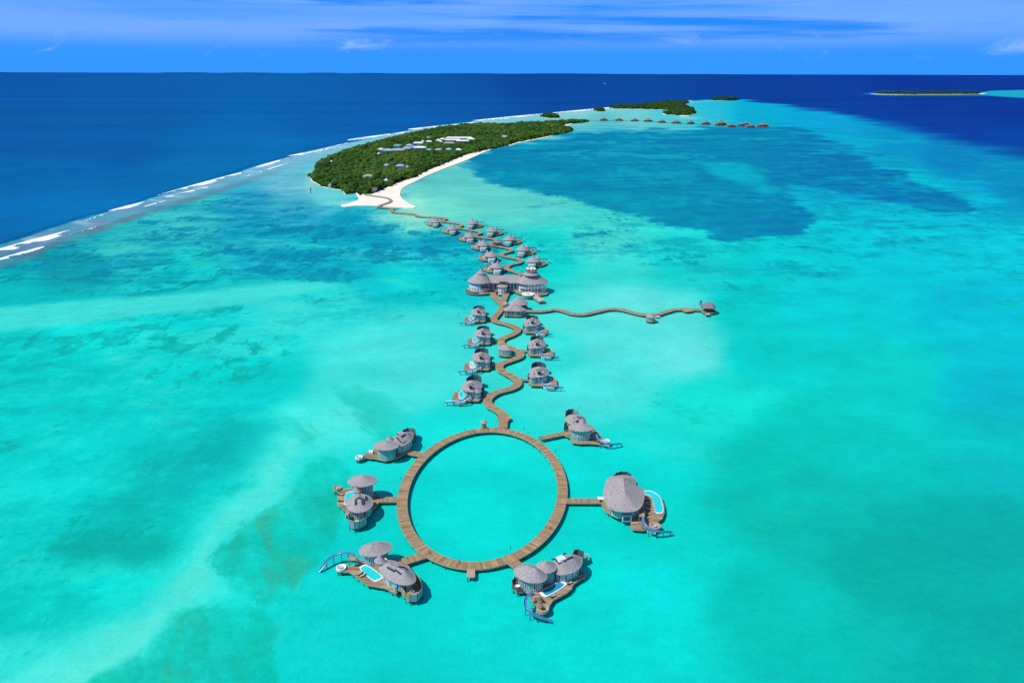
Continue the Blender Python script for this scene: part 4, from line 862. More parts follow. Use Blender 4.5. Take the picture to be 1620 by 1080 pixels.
# small cabin on the inside of a bend
W = Wq(700, 470, 7.2)
o = root('boat_shaped_cabin', 'small grey cabin with teal walls inside a bend of the winding boardwalk', 'cabin', P(800, 553, 0))
e = smoothpoly([W(632, 585, 5.6), W(650, 555, 5.6), W(720, 548, 5.6), W(775, 572, 5.6), W(790, 600, 5.6), W(740, 608, 5.6), W(660, 600, 5.6)], 3); wl = inset(e, .94)
wall(o, wl, 1.9, 5.35, M['wall_teal']); roof(o, e, [W(690, 575, 5.6), W(740, 588, 5.6)], 2.2); deck(o, inset(e, 1.02), 1.9, npile=10); windows(o, wl, 3.4, 4.6, -60, every=3, n=3, arc=70, wf=.5)
deck(o, [W(760, 620, 1.9), W(835, 600, 1.9), W(830, 570, 1.9), W(780, 575, 1.9)], 1.96, npile=0, name='porch')

# ------------------------------------------------------------------ upper villas: conical roofs
def upper_villa(mir, label):
    Wm = Wq(660, 330, 7.364); o0 = Wm(925, 672, 6.4)
    def W(X, Y, z=0.0):
        p = Wm(X, Y, z); d = p - Vector((o0.x, o0.y, 0)); return Vector((-d.x if mir else d.x, d.y, d.z))
    def fx(p): return p[::-1] if mir else p
    r = root('conical_villa', label, 'villa', (0, 0, 0), 'conical villas between the twin-cone building and the beach')
    e = fx(ell(W, 925, 676, 85, 24, 0, 5.7, 28)); wl = inset(e, .82); wall(r, wl, 2, 5.65, M['wall_dark']); windows(r, wl, 2.8, 5.2, -90, every=3, n=5, arc=80)
    roof(r, e, [W(918, 676, 6.2), W(932, 676, 6.2)], 4.0, M['thatch'], conc=.95)
    for (cx, cy, rx, ry, z_, h_) in ((880, 642, 27, 8, 6.6, 3.0), (938, 644, 25, 8, 7.0, 3.9)):
        ee = fx(ell(W, cx, cy, rx, ry, 0, z_, 16)); wall(r, inset(ee, .8), 2, z_ - .25, M['wall_dark'], 'turret_wall'); roof(r, ee, [W(cx, cy, z_)], h_, M['thatch'])
    b = fx([W(888, 752, 2), W(905, 768, 2), W(955, 768, 2), W(978, 752, 2), W(980, 722, 2), W(890, 722, 2)])
    deck(r, inset(b, 1.04), 2.0, npile=7, name='bathroom_floor'); wall(r, b, 2.0, 4.5, M['wall'], 'bathroom_wall')
    e2 = fx(ell(W, 885, 690, 60, 16, 0, 2.0, 20)); 
    deck(r, fx([W(766, 706, 2), W(790, 676, 2), W(870, 668, 2), W(990, 680, 2), W(1005, 712, 2), W(960, 730, 2), W(870, 742, 2), W(820, 735, 2)]), npile=14)
    wall(r, fx([W(845, 725, 2), W(872, 735, 2), W(892, 720, 2), W(870, 705, 2), W(850, 708, 2)]), 1.7, 4.0, M['tan'], 'bow_wall')
    pool(r, fx([W(820, 694, 2.2), W(868, 684, 2.2), W(880, 694, 2.2), W(838, 706, 2.2)]), 2.0, M['pool_pale'], .45)
    slide(r, [W(862, 668, 5.2), W(830, 652, 4.8), W(790, 650, 4.2), W(755, 664, 3.2), W(738, 690, 1.6)], wd=1.1, step_post=3.4)
    A, B = W(995, 694, 0), W(1035, 690, 0); ribbon(r, [A, A.lerp(B, .5), B], 1.8, 1.95, M['boards_grey'], piles=4, name='gangway')
    return r
UL = upper_villa(False, 'conical villa with a curved slide immediately behind the left roof of the twin-cone building')
place(UL, 785.6, 421.0, 6.4)
W2 = Wq(660, 330, 7.364)
ul = [(860, 540, 1.0, 'second conical villa behind the left roof of the twin-cone building'), (765, 413, 1.0, 'third conical villa in the left row counted from the twin-cone building'), (612, 318, 1.0, 'fourth conical villa in the left row counted from the twin-cone building'),
      (410, 228, 1.0, 'second conical villa in the left row counted from the white beach'), (212, 143, .95, 'conical villa in the left row nearest to the white beach')]
for X, Y, s_, lb in ul:
    o = copy_tree(UL); o['label'] = lb; p = W2(X, Y); place(o, 660 + X / 7.364, 330 + Y / 7.364, 6.4, s_)
UR = upper_villa(True, 'conical villa on the right row immediately behind the right roof of the twin-cone building')
place(UR, 660 + 1352 / 7.364, 330 + 602 / 7.364, 6.4, 1.0, R(-6))
for X, Y, s_, lb in ((1230, 470, 1.0, 'conical villa second in the right row counted from the twin-cone building'), (1075, 350, 1.0, 'conical villa in the right row next to the small dark kiosk'), (868, 250, .98, 'conical villa in the right row second from the white beach'), (640, 162, .98, 'conical villa standing alone in the right row nearest to the white beach')):
    o = copy_tree(UR); o['label'] = lb; place(o, 660 + X / 7.364, 330 + Y / 7.364, 6.4, s_, R(-6))
kiosk('service_kiosk', 'small dark kiosk on the right side of the upper winding boardwalk', 'kiosk', (788, 382.3), 8.2, 5.2, 3.0, M['wall_dark'], m=M['thatch_dark'], squash=1.0)

# ------------------------------------------------------------------ the twin-cone building
W = Wq(730, 420, 10.8)
mb_ = root('twin_cone_building', 'large bluish white building with two great grey cone roofs joined by a long ridge', 'building', W(780, 450, 0))
# left drum
e = ell(W, 315, 258, 212, 56, 0, 9.2, 44); wl = inset(e, .86)
wall(mb_, wl, 1.9, 9.0, M['wall_white']); windows(mb_, wl, 7.2, 8.7, -90, every=1, n=22, arc=82, wf=.55); windows(mb_, wl, 3.0, 4.8, -118, every=2, n=4, arc=30, wf=.5)
roof(mb_, e, [W(335, 262, 9.2)], 10.0, conc=1.1, top=.68)
e2 = ell(W, 340, 140, 68, 17, 0, 18.0, 24); 
def at_world(c, r, z, n=28, sq=1.0): return [Vector((c.x + r * math.cos(2 * math.pi * i / n), c.y + sq * r * math.sin(2 * math.pi * i / n), z)) for i in range(n)]
cl = W(335, 262, 9.2); rl_ = 3.7
wall(mb_, at_world(cl, 2.9, 0), 15.0, 15.9, M['dark'], 'lantern_vent'); roof(mb_, at_world(cl, rl_, 15.9), [cl], 3.7, name='lantern_roof')
deck(mb_, inset([W(315 + 235 * math.cos(R(a)), 440 + 50 * math.sin(R(a)), 1.9) for a in range(0, 360, 12)], .96), 1.9, npile=26, name='left_deck')
# projecting deck and balcony on the left drum
d_ = [W(62, 405, 2), W(75, 440, 2), W(140, 468, 2), W(220, 482, 2), W(298, 480, 2), W(302, 440, 2), W(200, 420, 2), W(130, 385, 2)]
deck(mb_, d_, 1.7, npile=8, m=M['boards_grey'], name='terrace_deck'); 
for a, b in zip(d_[:5], d_[1:5]): MB().box(((a.x + b.x) / 2, (a.y + b.y) / 2, 2.6), (b - a).length / 2, .12, .9, math.atan2(b.y - a.y, b.x - a.x)).build('balustrade', M['wall_dark'], mb_)
MB().box(W(430, 385, 5.0), 4.6, 1.0, .2).build('balcony', M['tan'], mb_); MB().box(W(430, 368, 6.3), 4.6, 1.0, 1.0).build('balcony_opening', M['dark'], mb_)
# right drum, taller two-storey veranda
e = ell(W, 1208, 268, 278, 62, 0, 9.2, 52); wl = inset(e, .86)
wall(mb_, wl, 1.9, 9.0, M['wall_white']); windows(mb_, wl, 6.8, 8.6, -96, every=1, n=22, arc=56, wf=.5, m=M['dark']); windows(mb_, wl, 2.5, 5.2, -75, every=1, n=18, arc=62, wf=.8, m=M['dark'])  # lower arc: dark panels put the open veranda's shade in as colour
roof(mb_, e, [W(1190, 278, 9.2)], 10.8, conc=1.05, top=.58)
cr = W(1190, 278, 9.2)
wall(mb_, at_world(cr, 5.7, 0), 14.6, 16.0, M['dark'], 'clerestory'); roof(mb_, at_world(cr, 6.5, 15.9), [cr], 6.4, name='upper_roof', top=.42)
deck(mb_, at_world(cr, 4.6, 0), 18.7, npile=0, name='lookout_deck')
ps = at_world(cr, 4.5, 18.7, 14)
for p in ps: MB().beam(p, p + Vector((0, 0, 1.3)), .16, .16).build('railing_post', M['dark'], mb_)
for a, b in zip(ps, ps[1:] + ps[:1]): MB().beam(a + Vector((0, 0, 1.2)), b + Vector((0, 0, 1.2)), .12, .12).build('handrail', M['dark'], mb_)
for k in range(12):
    a = R(-100 + k * 11); p = cr + Vector((math.cos(a), math.sin(a), 0)) * 12.6; MB().beam((p.x, p.y, 1.9), (p.x, p.y, 9.3), .3, .3).build('veranda_column', M['white'], mb_)
deck(mb_, at_world(cr, 13.6, 0, 40, 1), 1.9, npile=30, name='right_deck'); deck(mb_, [cr + Vector((5, -15, 0)), cr + Vector((12.5, -11, 0)), cr + Vector((14.6, -4, 0)), cr + Vector((11, -3, 0)), cr + Vector((7, -8, 0)), cr + Vector((3, -12, 0))], 1.86, npile=6, m=M['boards_grey'], name='veranda_deck')
# linking wing with the long gable
A, B = W(430, 300, 8.6), W(1010, 300, 8.6); dp = Vector((0, 15, 0)); fl = [A, B, B + dp, A + dp]
wall(mb_, [A + Vector((0, 1.6, 0)), B + Vector((0, 1.6, 0)), B + dp, A + dp], 1.9, 8.6, M['wall_white'], 'wing_wall'); windows(mb_, [A + Vector((0, 1.6, 0)), B + Vector((0, 1.6, 0)), B + dp, A + dp], 2.9, 8.0, -90, n=1, arc=30, wf=.66)
v0 = [Vector((A.x, A.y, 8.6)), Vector((B.x, B.y, 8.6)), Vector((B.x, B.y + 15, 8.6)), Vector((A.x, A.y + 15, 8.6)), Vector((A.x, A.y + 7.5, 13.2)), Vector((B.x, B.y + 7.5, 13.2))]
vs = v0 + [p - Vector((0, 0, .35)) for p in v0]
MB().add(vs, [(0, 1, 5, 4), (2, 3, 4, 5), (0, 4, 3), (1, 2, 5), (6, 10, 11, 7), (8, 11, 10, 9), (0, 6, 7, 1), (2, 8, 9, 3)], [(p.x * .8, (p.z - 8) * 1.0) for p in vs]).build('ridge_roof', T, mb_)
MB().prism([(p.x, p.y) for p in (A + Vector((0, -2, 0)), B + Vector((0, -2, 0)), B + dp, A + dp)], 1.5, 1.88).build('wing_floor', M['boards_grey'], mb_)
# entrance drum with pale hat, dormer behind
c = W(700, 400, 5.0); ec = at_world(c, 3.4, 0, 20); wall(mb_, ec, 1.7, 7.4, M['wall_white'], 'entrance_wall'); windows(mb_, ec, 5.4, 6.8, -90, every=2, n=6, arc=80, wf=.6, m=M['dark']); windows(mb_, ec, 2.4, 4.4, -90, every=2, n=5, arc=70, wf=.6)
roof(mb_, at_world(c, 4.3, 7.6, 24), [c], .8, M['edge'], name='entrance_roof')
dc = W(710, 290, 9.6); MB().box((dc.x, dc.y, 9.6), 2.9, 1.6, 1.0).build('dormer_wall', M['wall'], mb_); MB().box((dc.x, dc.y - 1.65, 9.7), 2.6, .12, .6).build('dormer_louvre', M['dark'], mb_); MB().box((dc.x, dc.y, 10.9), 3.3, 2.0, .2).build('dormer_roof', T, mb_)
MB().box((c.x, c.y - 3.5, 1.5), 3.6, 2.0, .3).build('entrance_step', M['edge'], mb_)
# lounge drum in front on the right, and the pier with white nets
o = root('round_bar', 'round tan platform with a white cushioned rim in front of the right cone roof', 'platform', W(1135, 520, 0))
c = W(1135, 515, 2.4); k = F / 640.; 
MB().lathe((c.x, c.y, 0), [(4.2, .6), (4.5, 2.6), (4.7, 3.4)], 24).build('tan_drum', M['tan'], o)
MB().lathe((c.x, c.y, 3.42), [(5.0, 0), (5.1, .6), (3.6, .75), (3.4, .3)], 24).build('cushion_rim', M['cushion'], o); MB().lathe((c.x, c.y, 3.9), [(1.2, 0), (1.3, .35), (.2, .5)], 16).build('parasol_base', M['lilac'], o)
for a in range(8): pile(o, c.x + 3.9 * math.cos(a * .785), c.y + 3.9 * math.sin(a * .785), .8)
o = root('sunbathing_pier', 'short pier of white loungers jutting to the right from the round tan platform', 'pier', W(1200, 480, 0))
A, B = W(1190, 480, 2.0), W(1385, 620, 2.0); ribbon(o, [A.lerp(B, t / 8) for t in range(9)], 5.4, 2.0, M['boards_grey'], piles=4)
lng = None
def lounger(label, group):
    r = root('sun_lounger', label, 'sun lounger', (0, 0, 0), group)
    f = MB(); f.box((0, 0, .32), .36, .95, .04)
    for x in (-.3, .3):
        for y in (-.8, .8): f.box((x, y, .15), .03, .03, .15)
    f.build('frame', M['white'], r); MB().box((0, -.3, .42), .34, .62, .06).build('mattress', M['cushion'], r)
    mb = MB(); mb.add([(-.34, .3, .4), (.34, .3, .4), (.34, .95, .85), (-.34, .95, .85), (-.34, .25, .5), (.34, .25, .5), (.34, .9, .95), (-.34, .9, .95)], [(0, 3, 2, 1), (4, 5, 6, 7), (0, 1, 5, 4), (1, 2, 6, 5), (2, 3, 7, 6), (3, 0, 4, 7)]); mb.build('backrest', M['cushion'], r)
    return r
lng = lounger('white sun lounger on the short pier before the right cone roof', 'loungers on the short pier'); used = False
for t in range(8):
    for sg in (-1, 1):
        q = A.lerp(B, (t + .6) / 8.3); d = (B - A).normalized(); s = Vector((d.y, -d.x, 0)); q = q + s * 1.35 * sg
        if not used: l_ = lng; used = True
        else: l_ = copy_tree(lng)
        l_.location = (q.x, q.y, 2.01); l_.rotation_euler.z = math.atan2(d.y, d.x) + (0 if sg > 0 else math.pi); l_.scale = (1.7, 1.25, 1.3)
# white umbrellas on the lookout
def parasol(label, group):
    r = root('parasol', label, 'parasol', (0, 0, 0), group); MB().lathe((0, 0, 0), [(.35, 0), (.35, .1), (.05, .12), (.05, 2.4)], 8).build('pole', M['white'], r)
    MB().lathe((0, 0, 2.2), [(1.6, 0), (1.58, .08), (.8, .42), (.06, .7)], 12).build('canopy', M['white'], r); return r
pr = parasol('white parasol on the lookout deck crowning the right cone roof', 'parasols on the lookout deck')
for i, (dx, dy) in enumerate(((-2.6, -2.0), (.2, -2.8), (2.8, -1.6), (-3.1, 1.2), (-.3, .6), (2.6, 1.3), (.6, 3.2))):
    o = pr if i == 0 else copy_tree(pr); o.location = (cr.x + dx, cr.y + dy, 18.71); o.scale = (.8, .8, .8)
# twin pavilion
W = Wq(720, 400, 9)
o = root('twin_pavilion', 'pavilion of two overlapping grey cone roofs beside the forked boardwalk', 'pavilion', W(850, 860, 0))
e = ell(W, 905, 715, 138, 34, 0, 5.4, 30); wall(o, inset(e, .84), 1.9, 5.2, M['wall_dark'], 'rear_wall'); roof(o, e, [W(905, 712, 5.4)], 5.4, conc=.98, name='rear_roof'); deck(o, inset(e, .98), 1.9, npile=12, name='rear_deck')
e = smoothpoly([W(690, 805, 5.4), W(720, 775, 5.4), W(800, 765, 5.4), W(930, 768, 5.4), W(1000, 795, 5.4), W(1000, 815, 5.4), W(930, 833, 5.4), W(800, 828, 5.4), W(715, 826, 5.4)], 3); wl = inset(e, .9)
wall(o, wl, 1.9, 5.2, M['wall_dark'], 'front_wall'); windows(o, wl, 2.8, 4.6, -90, every=2, n=9, arc=60, wf=.6, m=M['glass']); roof(o, e, [W(850, 800, 5.4)], 4.7, conc=.98, name='front_roof'); deck(o, inset(e, 1.03), 1.9, npile=16, name='front_deck')
kiosk('pavilion_kiosk', 'tiny cone-roofed kiosk touching the left side of the twin pavilion', 'kiosk', (720 + 725 / 9, 400 + 722 / 9), 5.0, 4.4, 2.2, M['wall_dark'])
# gazebo and lone pavilion on the wavy boardwalk
kiosk('gazebo', 'small grey gazebo halfway along the wavy boardwalk', 'gazebo', (1029.6, 500.2), 7.6, 4.8, 2.8, M['wall_teal'])
o = root('rope_net', 'white hammock net slung over the water beside the small gazebo', 'net', P(1040, 500, 0)); A = P(1039, 500.5, 1.2)
MB().prism([(A.x - 1.5, A.y - 2), (A.x + 2.5, A.y - 1.5), (A.x + 2, A.y + 2.5), (A.x - 1.5, A.y + 2)], 1.15, 1.22).build('mesh_panel', M['frame'], o); mb = MB(); [mb.beam((A.x + x, A.y - 2, 1.3), (A.x + x, A.y + 2.4, 1.3), .15, .1) for x in (-1.5, 0, 2)]; mb.build('net_frame', M['edge'], o)
W = Wq(1090, 465, 24)
o = root('lone_pavilion', 'grey hip-roofed pavilion standing alone at the far end of the wavy boardwalk', 'pavilion', W(740, 650, 0))
e = smoothpoly([W(480, 440, 5.6), W(520, 400, 5.6), W(700, 385, 5.6), W(900, 395, 5.6), W(1040, 470, 5.6), W(1000, 525, 5.6), W(860, 548, 5.6), W(590, 530, 5.6)], 3); wl = inset(e, .84)
roof(o, e, [W(680, 450, 5.6), W(850, 460, 5.6)], 3.3, M['thatch_dark']); deck(o, inset(e, 1.02), 1.9, npile=14, m=M['boards_grey'])
for i in range(0, len(wl), 2): pile(o, wl[i].x, wl[i].y, 5.5, .16, 'roof_post', M['pile'])
wall(o, inset(e, .45), 1.9, 5.4, M['wall_dark'], 'bar_wall')
roof(o, [W(370, 372, 5.2), W(480, 350, 5.2), W(520, 400, 5.2), W(400, 420, 5.2)], [W(440, 385, 5.2)], 1.4, M['thatch_dark'], name='porch_roof'); wall(o, [W(400, 420, 1.9), W(470, 430, 1.9), W(480, 400, 1.9), W(400, 390, 1.9)], 1.9, 5.0, M['screen_dark'], 'porch_wall')
A, B = W(640, 610, 2.0), W(720, 790, 2.0); ribbon(o, [A.lerp(B, t / 5) for t in range(6)], 3.0, 1.95, M['boards'], piles=4, name='landing_stage'); MB().beam(W(650, 775, 2.3), W(790, 770, 2.3), .5, .6).build('bench', M['white'], o)

# ------------------------------------------------------------------ the main island: sand, undergrowth, canopy, buildings
def poly_sheet(name, pts, z, m, kind='structure', skirt=None):
    P2 = [Vector((p[0], p[1], 0)) for p in pts]; tr = tessellate_polygon([P2]); fs = []
    for t in tr:
        a, b, c = t; fs.append(t if (P2[b] - P2[a]).cross(P2[c] - P2[a]).z > 0 else (a, c, b))
    mb = MB(); vs = [(p[0], p[1], z) for p in pts]
    n = len(vs); vs += [(p[0], p[1], -.3) for p in pts]; rev = area2(pts) < 0
    for i in range(n): j = (i + 1) % n; fs.append((i, j, n + j, n + i) if rev else (j, i, n + i, n + j))
    o = mb.add(vs, fs).build(name, m); o['kind'] = kind; return o
Q1 = lambda X, Y: (480 + X / 5.0625, 180 + Y / 5.0625)
Q5 = lambda X, Y: (760 + X / 3.375, 150 + Y / 3.375)
far_edge = [Q1(*p) for p in ((52,500),(88,468),(112,455),(95,422),(135,388),(200,362),(300,318),(420,280),(520,252),(600,230),(720,198),(800,180),(900,160),(960,146),(1050,128),(1200,105),(1300,97),(1400,92),(1500,95),(1600,95))] + [Q5(*p) for p in ((150,162),(300,153),(400,148),(480,146),(560,140),(578,136))]
near_edge = [Q5(*p) for p in ((572,146),(500,152),(455,157),(420,170),(440,178),(480,181),(492,190),(470,202),(380,217),(280,237),(200,252),(150,268))] + [Q1(*p) for p in ((1500,282),(1400,305),(1300,328),(1200,368),(1110,408),(1000,452),(900,502),(780,545),(680,585),(600,625),(540,645),(480,640),(450,655),(425,632),(400,632),(335,642),(315,605),(250,600),(150,580),(70,535))]
veg = far_edge + near_edge
vegw = [P(x, y, 1.0) for x, y in veg]
grow = []
cx_, cy_ = sum(x for x, y in veg) / len(veg), sum(y for x, y in veg) / len(veg)
def offs(pts, d):
    r = []; n = len(pts); sg = 1 if area2(pts) > 0 else -1
    for i in range(n):
        a, b, c = pts[i - 1], pts[i], pts[(i + 1) % n]; t = (Vector(c) - Vector(a)); t.z = 0
        if t.length < 1e-6: r.append(Vector(b)); continue
        t.normalize(); r.append(Vector((b[0] + t.y * d * sg, b[1] - t.x * d * sg, 0)))
    return r
poly_sheet('island_ground', offs(vegw, .9), .5, M['sand'])
poly_sheet('undergrowth', offs(vegw, -1), 1.6, M['under'])
sp_ = [Q1(*p) for p in ((300,735),(370,715),(440,690),(432,660),(420,635),(450,620),(600,590),(680,560),(780,520),(900,480),(1000,430),(1110,385),(1200,345),(1300,305),(1400,285),(1480,275),(1500,290),(1455,306),(1380,340),(1300,375),(1150,432),(1000,492),(900,542),(820,580),(788,606),(777,632),(778,660),(800,690),(850,722),(897,744),(880,756),(800,754),(700,748),(620,742),(560,738),(430,738),(340,746))]
beach_w = smoothpoly([P(x, y, .4) for x, y in sp_], 3)
poly_sheet('beach', beach_w, .85, M['sand'])
poly_sheet('beach', [P(*Q5(*p), .4) for p in ((405,172),(440,160),(480,152),(500,150),(492,156),(450,168),(425,177))], .9, M['sand'])
poly_sheet('beach', [P(*Q5(*p), .4) for p in ((150,266),(200,250),(280,235),(380,215),(400,213),(375,222),(285,242),(200,258),(155,274))], .7, M['sand'])

# crowns: leaf clumps over a lumpy mass
def ico():
    bm = bmesh.new(); bmesh.ops.create_icosphere(bm, subdivisions=2, radius=1); v = np.array([x.co[:] for x in bm.verts]); f = np.array([[q.index for q in x.verts] for x in bm.faces]); bm.free(); return v, f
IV, IF = ico()
def crown_proto(seed, palm=False):
    r_ = np.random.default_rng(seed)
    if palm:
        V = []; Fc = []
        for k in range(11):
            a = k * 2 * math.pi / 11 + r_.uniform(-.2, .2); L_ = r_.uniform(.85, 1.1); pr = []
            for t, w_ in ((0, .03), (.35, .13), (.7, .12), (1, .01)):
                x = t * L_; z = .35 * math.sin(t * 2.2) - .55 * t * t
                for s in (-1, 1): pr.append((math.cos(a) * x - math.sin(a) * w_ * s, math.sin(a) * x + math.cos(a) * w_ * s, z - abs(s) * .04))
            b = len(V); V += pr; Fc += [(b + 2 * i, b + 2 * i + 1, b + 2 * i + 3) for i in range(3)] + [(b + 2 * i, b + 2 * i + 3, b + 2 * i + 2) for i in range(3)]
        return np.array(V), np.array(Fc)
    v = IV.copy(); lump = np.ones(len(v))
    for k in range(7):
        d = r_.normal(size=3); d /= np.linalg.norm(d); lump += .24 * np.clip(v @ d, 0, 1) ** 3 * r_.uniform(-1, 1.3)
    v = v * (lump * (1 + r_.uniform(-.14, .14, len(v))))[:, None]; v[:, 2] = v[:, 2] * .72
    V = [v]; Fc = [IF]; b = len(v)
    n = 44; d = r_.normal(size=(n, 3)); d[:, 2] = np.abs(d[:, 2]) * 1.0 - .15; d /= np.linalg.norm(d, axis=1)[:, None]
    c = d * r_.uniform(.85, 1.16, (n, 1)) * [1, 1, .74]
    for i in range(n):
        a = r_.normal(size=3); a /= np.linalg.norm(a); bb = np.cross(a, d[i]); s = r_.uniform(.10, .24)
        V.append(np.array([c[i] + a * s, c[i] - a * s * .6 + bb * s * .7, c[i] - a * s * .5 - bb * s * .8])); Fc.append(np.array([[b, b + 1, b + 2]])); b += 3
    return np.concatenate(V), np.concatenate(Fc)
CP = [crown_proto(40 + i) for i in range(6)]; PALM = [crown_proto(60 + i, True) for i in range(2)]
def leaf_material(name, attr):
    m = bpy.data.materials.new(name); m.use_nodes = True; t = m.node_tree; b = t.nodes['Principled BSDF']; b.inputs['Roughness'].default_value = .85; b.inputs['Specular IOR Level'].default_value = .12
    if attr: a = nd('ShaderNodeAttribute', t, attribute_name='tone'); base = a.outputs['Color']
    else:
        oi = nd('ShaderNodeObjectInfo', t); r = nd('ShaderNodeValToRGB', t); r.color_ramp.elements[0].color = (.012, .048, .007, 1); r.color_ramp.elements[1].color = (.062, .116, .014, 1)
        e_ = r.color_ramp.elements.new(.5); e_.color = (.034, .088, .011, 1); t.links.new(oi.outputs['Random'], r.inputs[0]); base = r.outputs[0]
    g = nd('ShaderNodeTexCoord', t); n = nd('ShaderNodeTexNoise', t); n.inputs['Scale'].default_value = .55; n.inputs['Detail'].default_value = 4; n.inputs['Roughness'].default_value = .75; t.links.new(g.outputs['Object'], n.inputs['Vector'])
    r2 = nd('ShaderNodeValToRGB', t); r2.color_ramp.elements[0].position = .3; r2.color_ramp.elements[1].position = .7; r2.color_ramp.elements[0].color = (.55, .6, .55, 1); r2.color_ramp.elements[1].color = (1.45, 1.4, 1.3, 1); t.links.new(n.outputs['Fac'], r2.inputs[0])
    t.links.new(mixc(1.0, base, r2.outputs[0], t, 'MULTIPLY'), b.inputs['Base Color']); return m
M['leaf'] = leaf_material('leaf_cover', True); M['leaf1'] = leaf_material('leaf_crown', False)
def inside(poly, x, y):
    return sdf([(p[0], p[1]) for p in poly], x, y)
def canopy(name, label, cat, pts, holes=()):
    """pts rows: x, y, ground z, radius, height; one merged mass"""
    nv = 0; VV = []; FF = []; TT = []
    for (x, y, r, hgt, tone, k) in pts:
        V, Fc = CP[k]; a = rng.uniform(0, 6.28); ca, sa = math.cos(a), math.sin(a)
        v = np.stack([(V[:, 0] * ca - V[:, 1] * sa) * r + x, (V[:, 0] * sa + V[:, 1] * ca) * r + y, V[:, 2] * r * .95 + hgt - r * .55], -1)
        VV.append(v); FF.append(Fc + nv); TT.append(np.repeat([tone], len(v), 0)); nv += len(v)
    V = np.concatenate(VV); Fc = np.concatenate(FF); T_ = np.concatenate(TT)
    me = bpy.data.meshes.new(name); me.vertices.add(len(V)); me.vertices.foreach_set('co', V.ravel().astype(np.float32)); me.loops.add(Fc.size); me.loops.foreach_set('vertex_index', Fc.ravel().astype(np.int32))
    me.polygons.add(len(Fc)); me.polygons.foreach_set('loop_start', np.arange(0, Fc.size, 3, dtype=np.int32)); me.polygons.foreach_set('loop_total', np.full(len(Fc), 3, dtype=np.int32)); me.update(calc_edges=True)
    at = me.color_attributes.new('tone', 'FLOAT_COLOR', 'POINT'); at.data.foreach_set('color', np.concatenate([T_, np.ones((len(V), 1))], -1).ravel().astype(np.float32))
    me.materials.append(M['leaf']); o = bpy.data.objects.new(name, me); C.objects.link(o); return tag(o, label, cat, kind='stuff')
def scatter(poly, step_near, step_far, ynear, yfar, margin=2.0, seed=1):
    """jittered points; spacing widens with distance"""
    r_ = np.random.default_rng(seed); xs = [p[0] for p in poly]; ys = [p[1] for p in poly]; outp = []
    y = min(ys)
    while y < max(ys):
        t = min(1, max(0, (y - ynear) / (yfar - ynear))); s = step_near + (step_far - step_near) * t
        row = np.arange(min(xs) + r_.uniform(0, s), max(xs), s); outp.append(np.stack([row + r_.uniform(-.42, .42, len(row)) * s, y + r_.uniform(-.42, .42, len(row)) * s, np.full(len(row), s)], -1)); y += s * .92
    q = np.concatenate(outp); d = inside(poly, q[:, 0], q[:, 1]); return q[d < -margin], d[d < -margin]
# buildings among the trees: (centre px in the 9.53x crop, length px, depth m, height, roof, label)
QB = lambda X, Y: (590 + X / 9.53, 190 + Y / 9.53)
BL = [(1300,268,380,16,11,'roof_white','long white flat roof at the far end of the island clearing'),(1200,298,240,13,10,'roof_white','white roof in front of the longest white roof in the island clearing'),(1350,312,190,12,10,'roof_white','narrow white roof nearest the beach side in the island clearing'),(1480,285,110,14,10,'roof_white','white roof at the right end of the island clearing'),
      (1150,342,170,20,9,'thatch','broad brown-grey roof just below the white roofs of the clearing'),(985,300,70,18,10,'roof_white','small bright white roof left of the long white roofs'),(1050,285,80,14,10,'roof_white','small white roof against the left end of the longest white roof'),(1010,325,80,13,9,'roof_white','little white roof below the long white roofs'),
      (680,345,150,15,10,'roof_white','white roof in the middle of the island between trees and blue roofs'),(750,318,50,14,10,'roof_white','tiny white roof behind the middle white roof'),(845,322,90,10,9,'roof_white','thin white roof half hidden by trees at the middle of the island'),
      (120,435,70,26,11,'roof_white','white domed roof at the left end of the blue roofs'),(230,445,150,34,9,'roof_blue','pale blue flat roof next to the white domed roof'),(380,440,190,40,9,'roof_lilac','large lilac-grey roof in the middle of the blue roofs'),(515,415,110,44,10,'roof_lilac','pale lilac roof beside the long white arched roof'),
      (370,380,100,26,11,'roof_teal','small teal roof behind the lilac-grey roof'),(550,375,80,34,12,'roof_blue','boxy pale blue roof standing above the lilac roofs'),(620,400,100,30,9,'roof_blue','blue roof behind the long white arched roof'),(715,408,170,26,10,'roof_white','long white arched roof in front of the blue roofs'),
      (850,438,90,24,8,'roof_teal','low teal roof to the right of the white arched roof'),(910,450,70,20,8,'roof_teal','smaller teal roof near the lilac hut roof'),(985,440,90,28,10,'roof_lilac','pale lilac roof beside a round green tree'),(1140,435,80,26,10,'roof_blue','pale blue roof right of the round green tree'),(1290,443,90,16,9,'roof_white','isolated white roof at the right of the blue roofs'),
      (830,262,60,16,10,'roof_teal','lone teal roof in the trees behind the clearing'),(205,670,70,22,9,'roof_lilac','violet-grey roof in the trees left of the central villas'),(410,680,110,24,10,'roof_lilac','violet-grey hipped roof among trees in the middle of the island'),(520,695,50,18,8,'roof_lilac','small violet-grey roof right of the hipped roof'),
      (200,895,60,12,8,'roof_white','whitish canopy roof close to the front beach'),(90,500,30,16,10,'roof_white','tiny white roof below the white domed roof')]
bpos = []
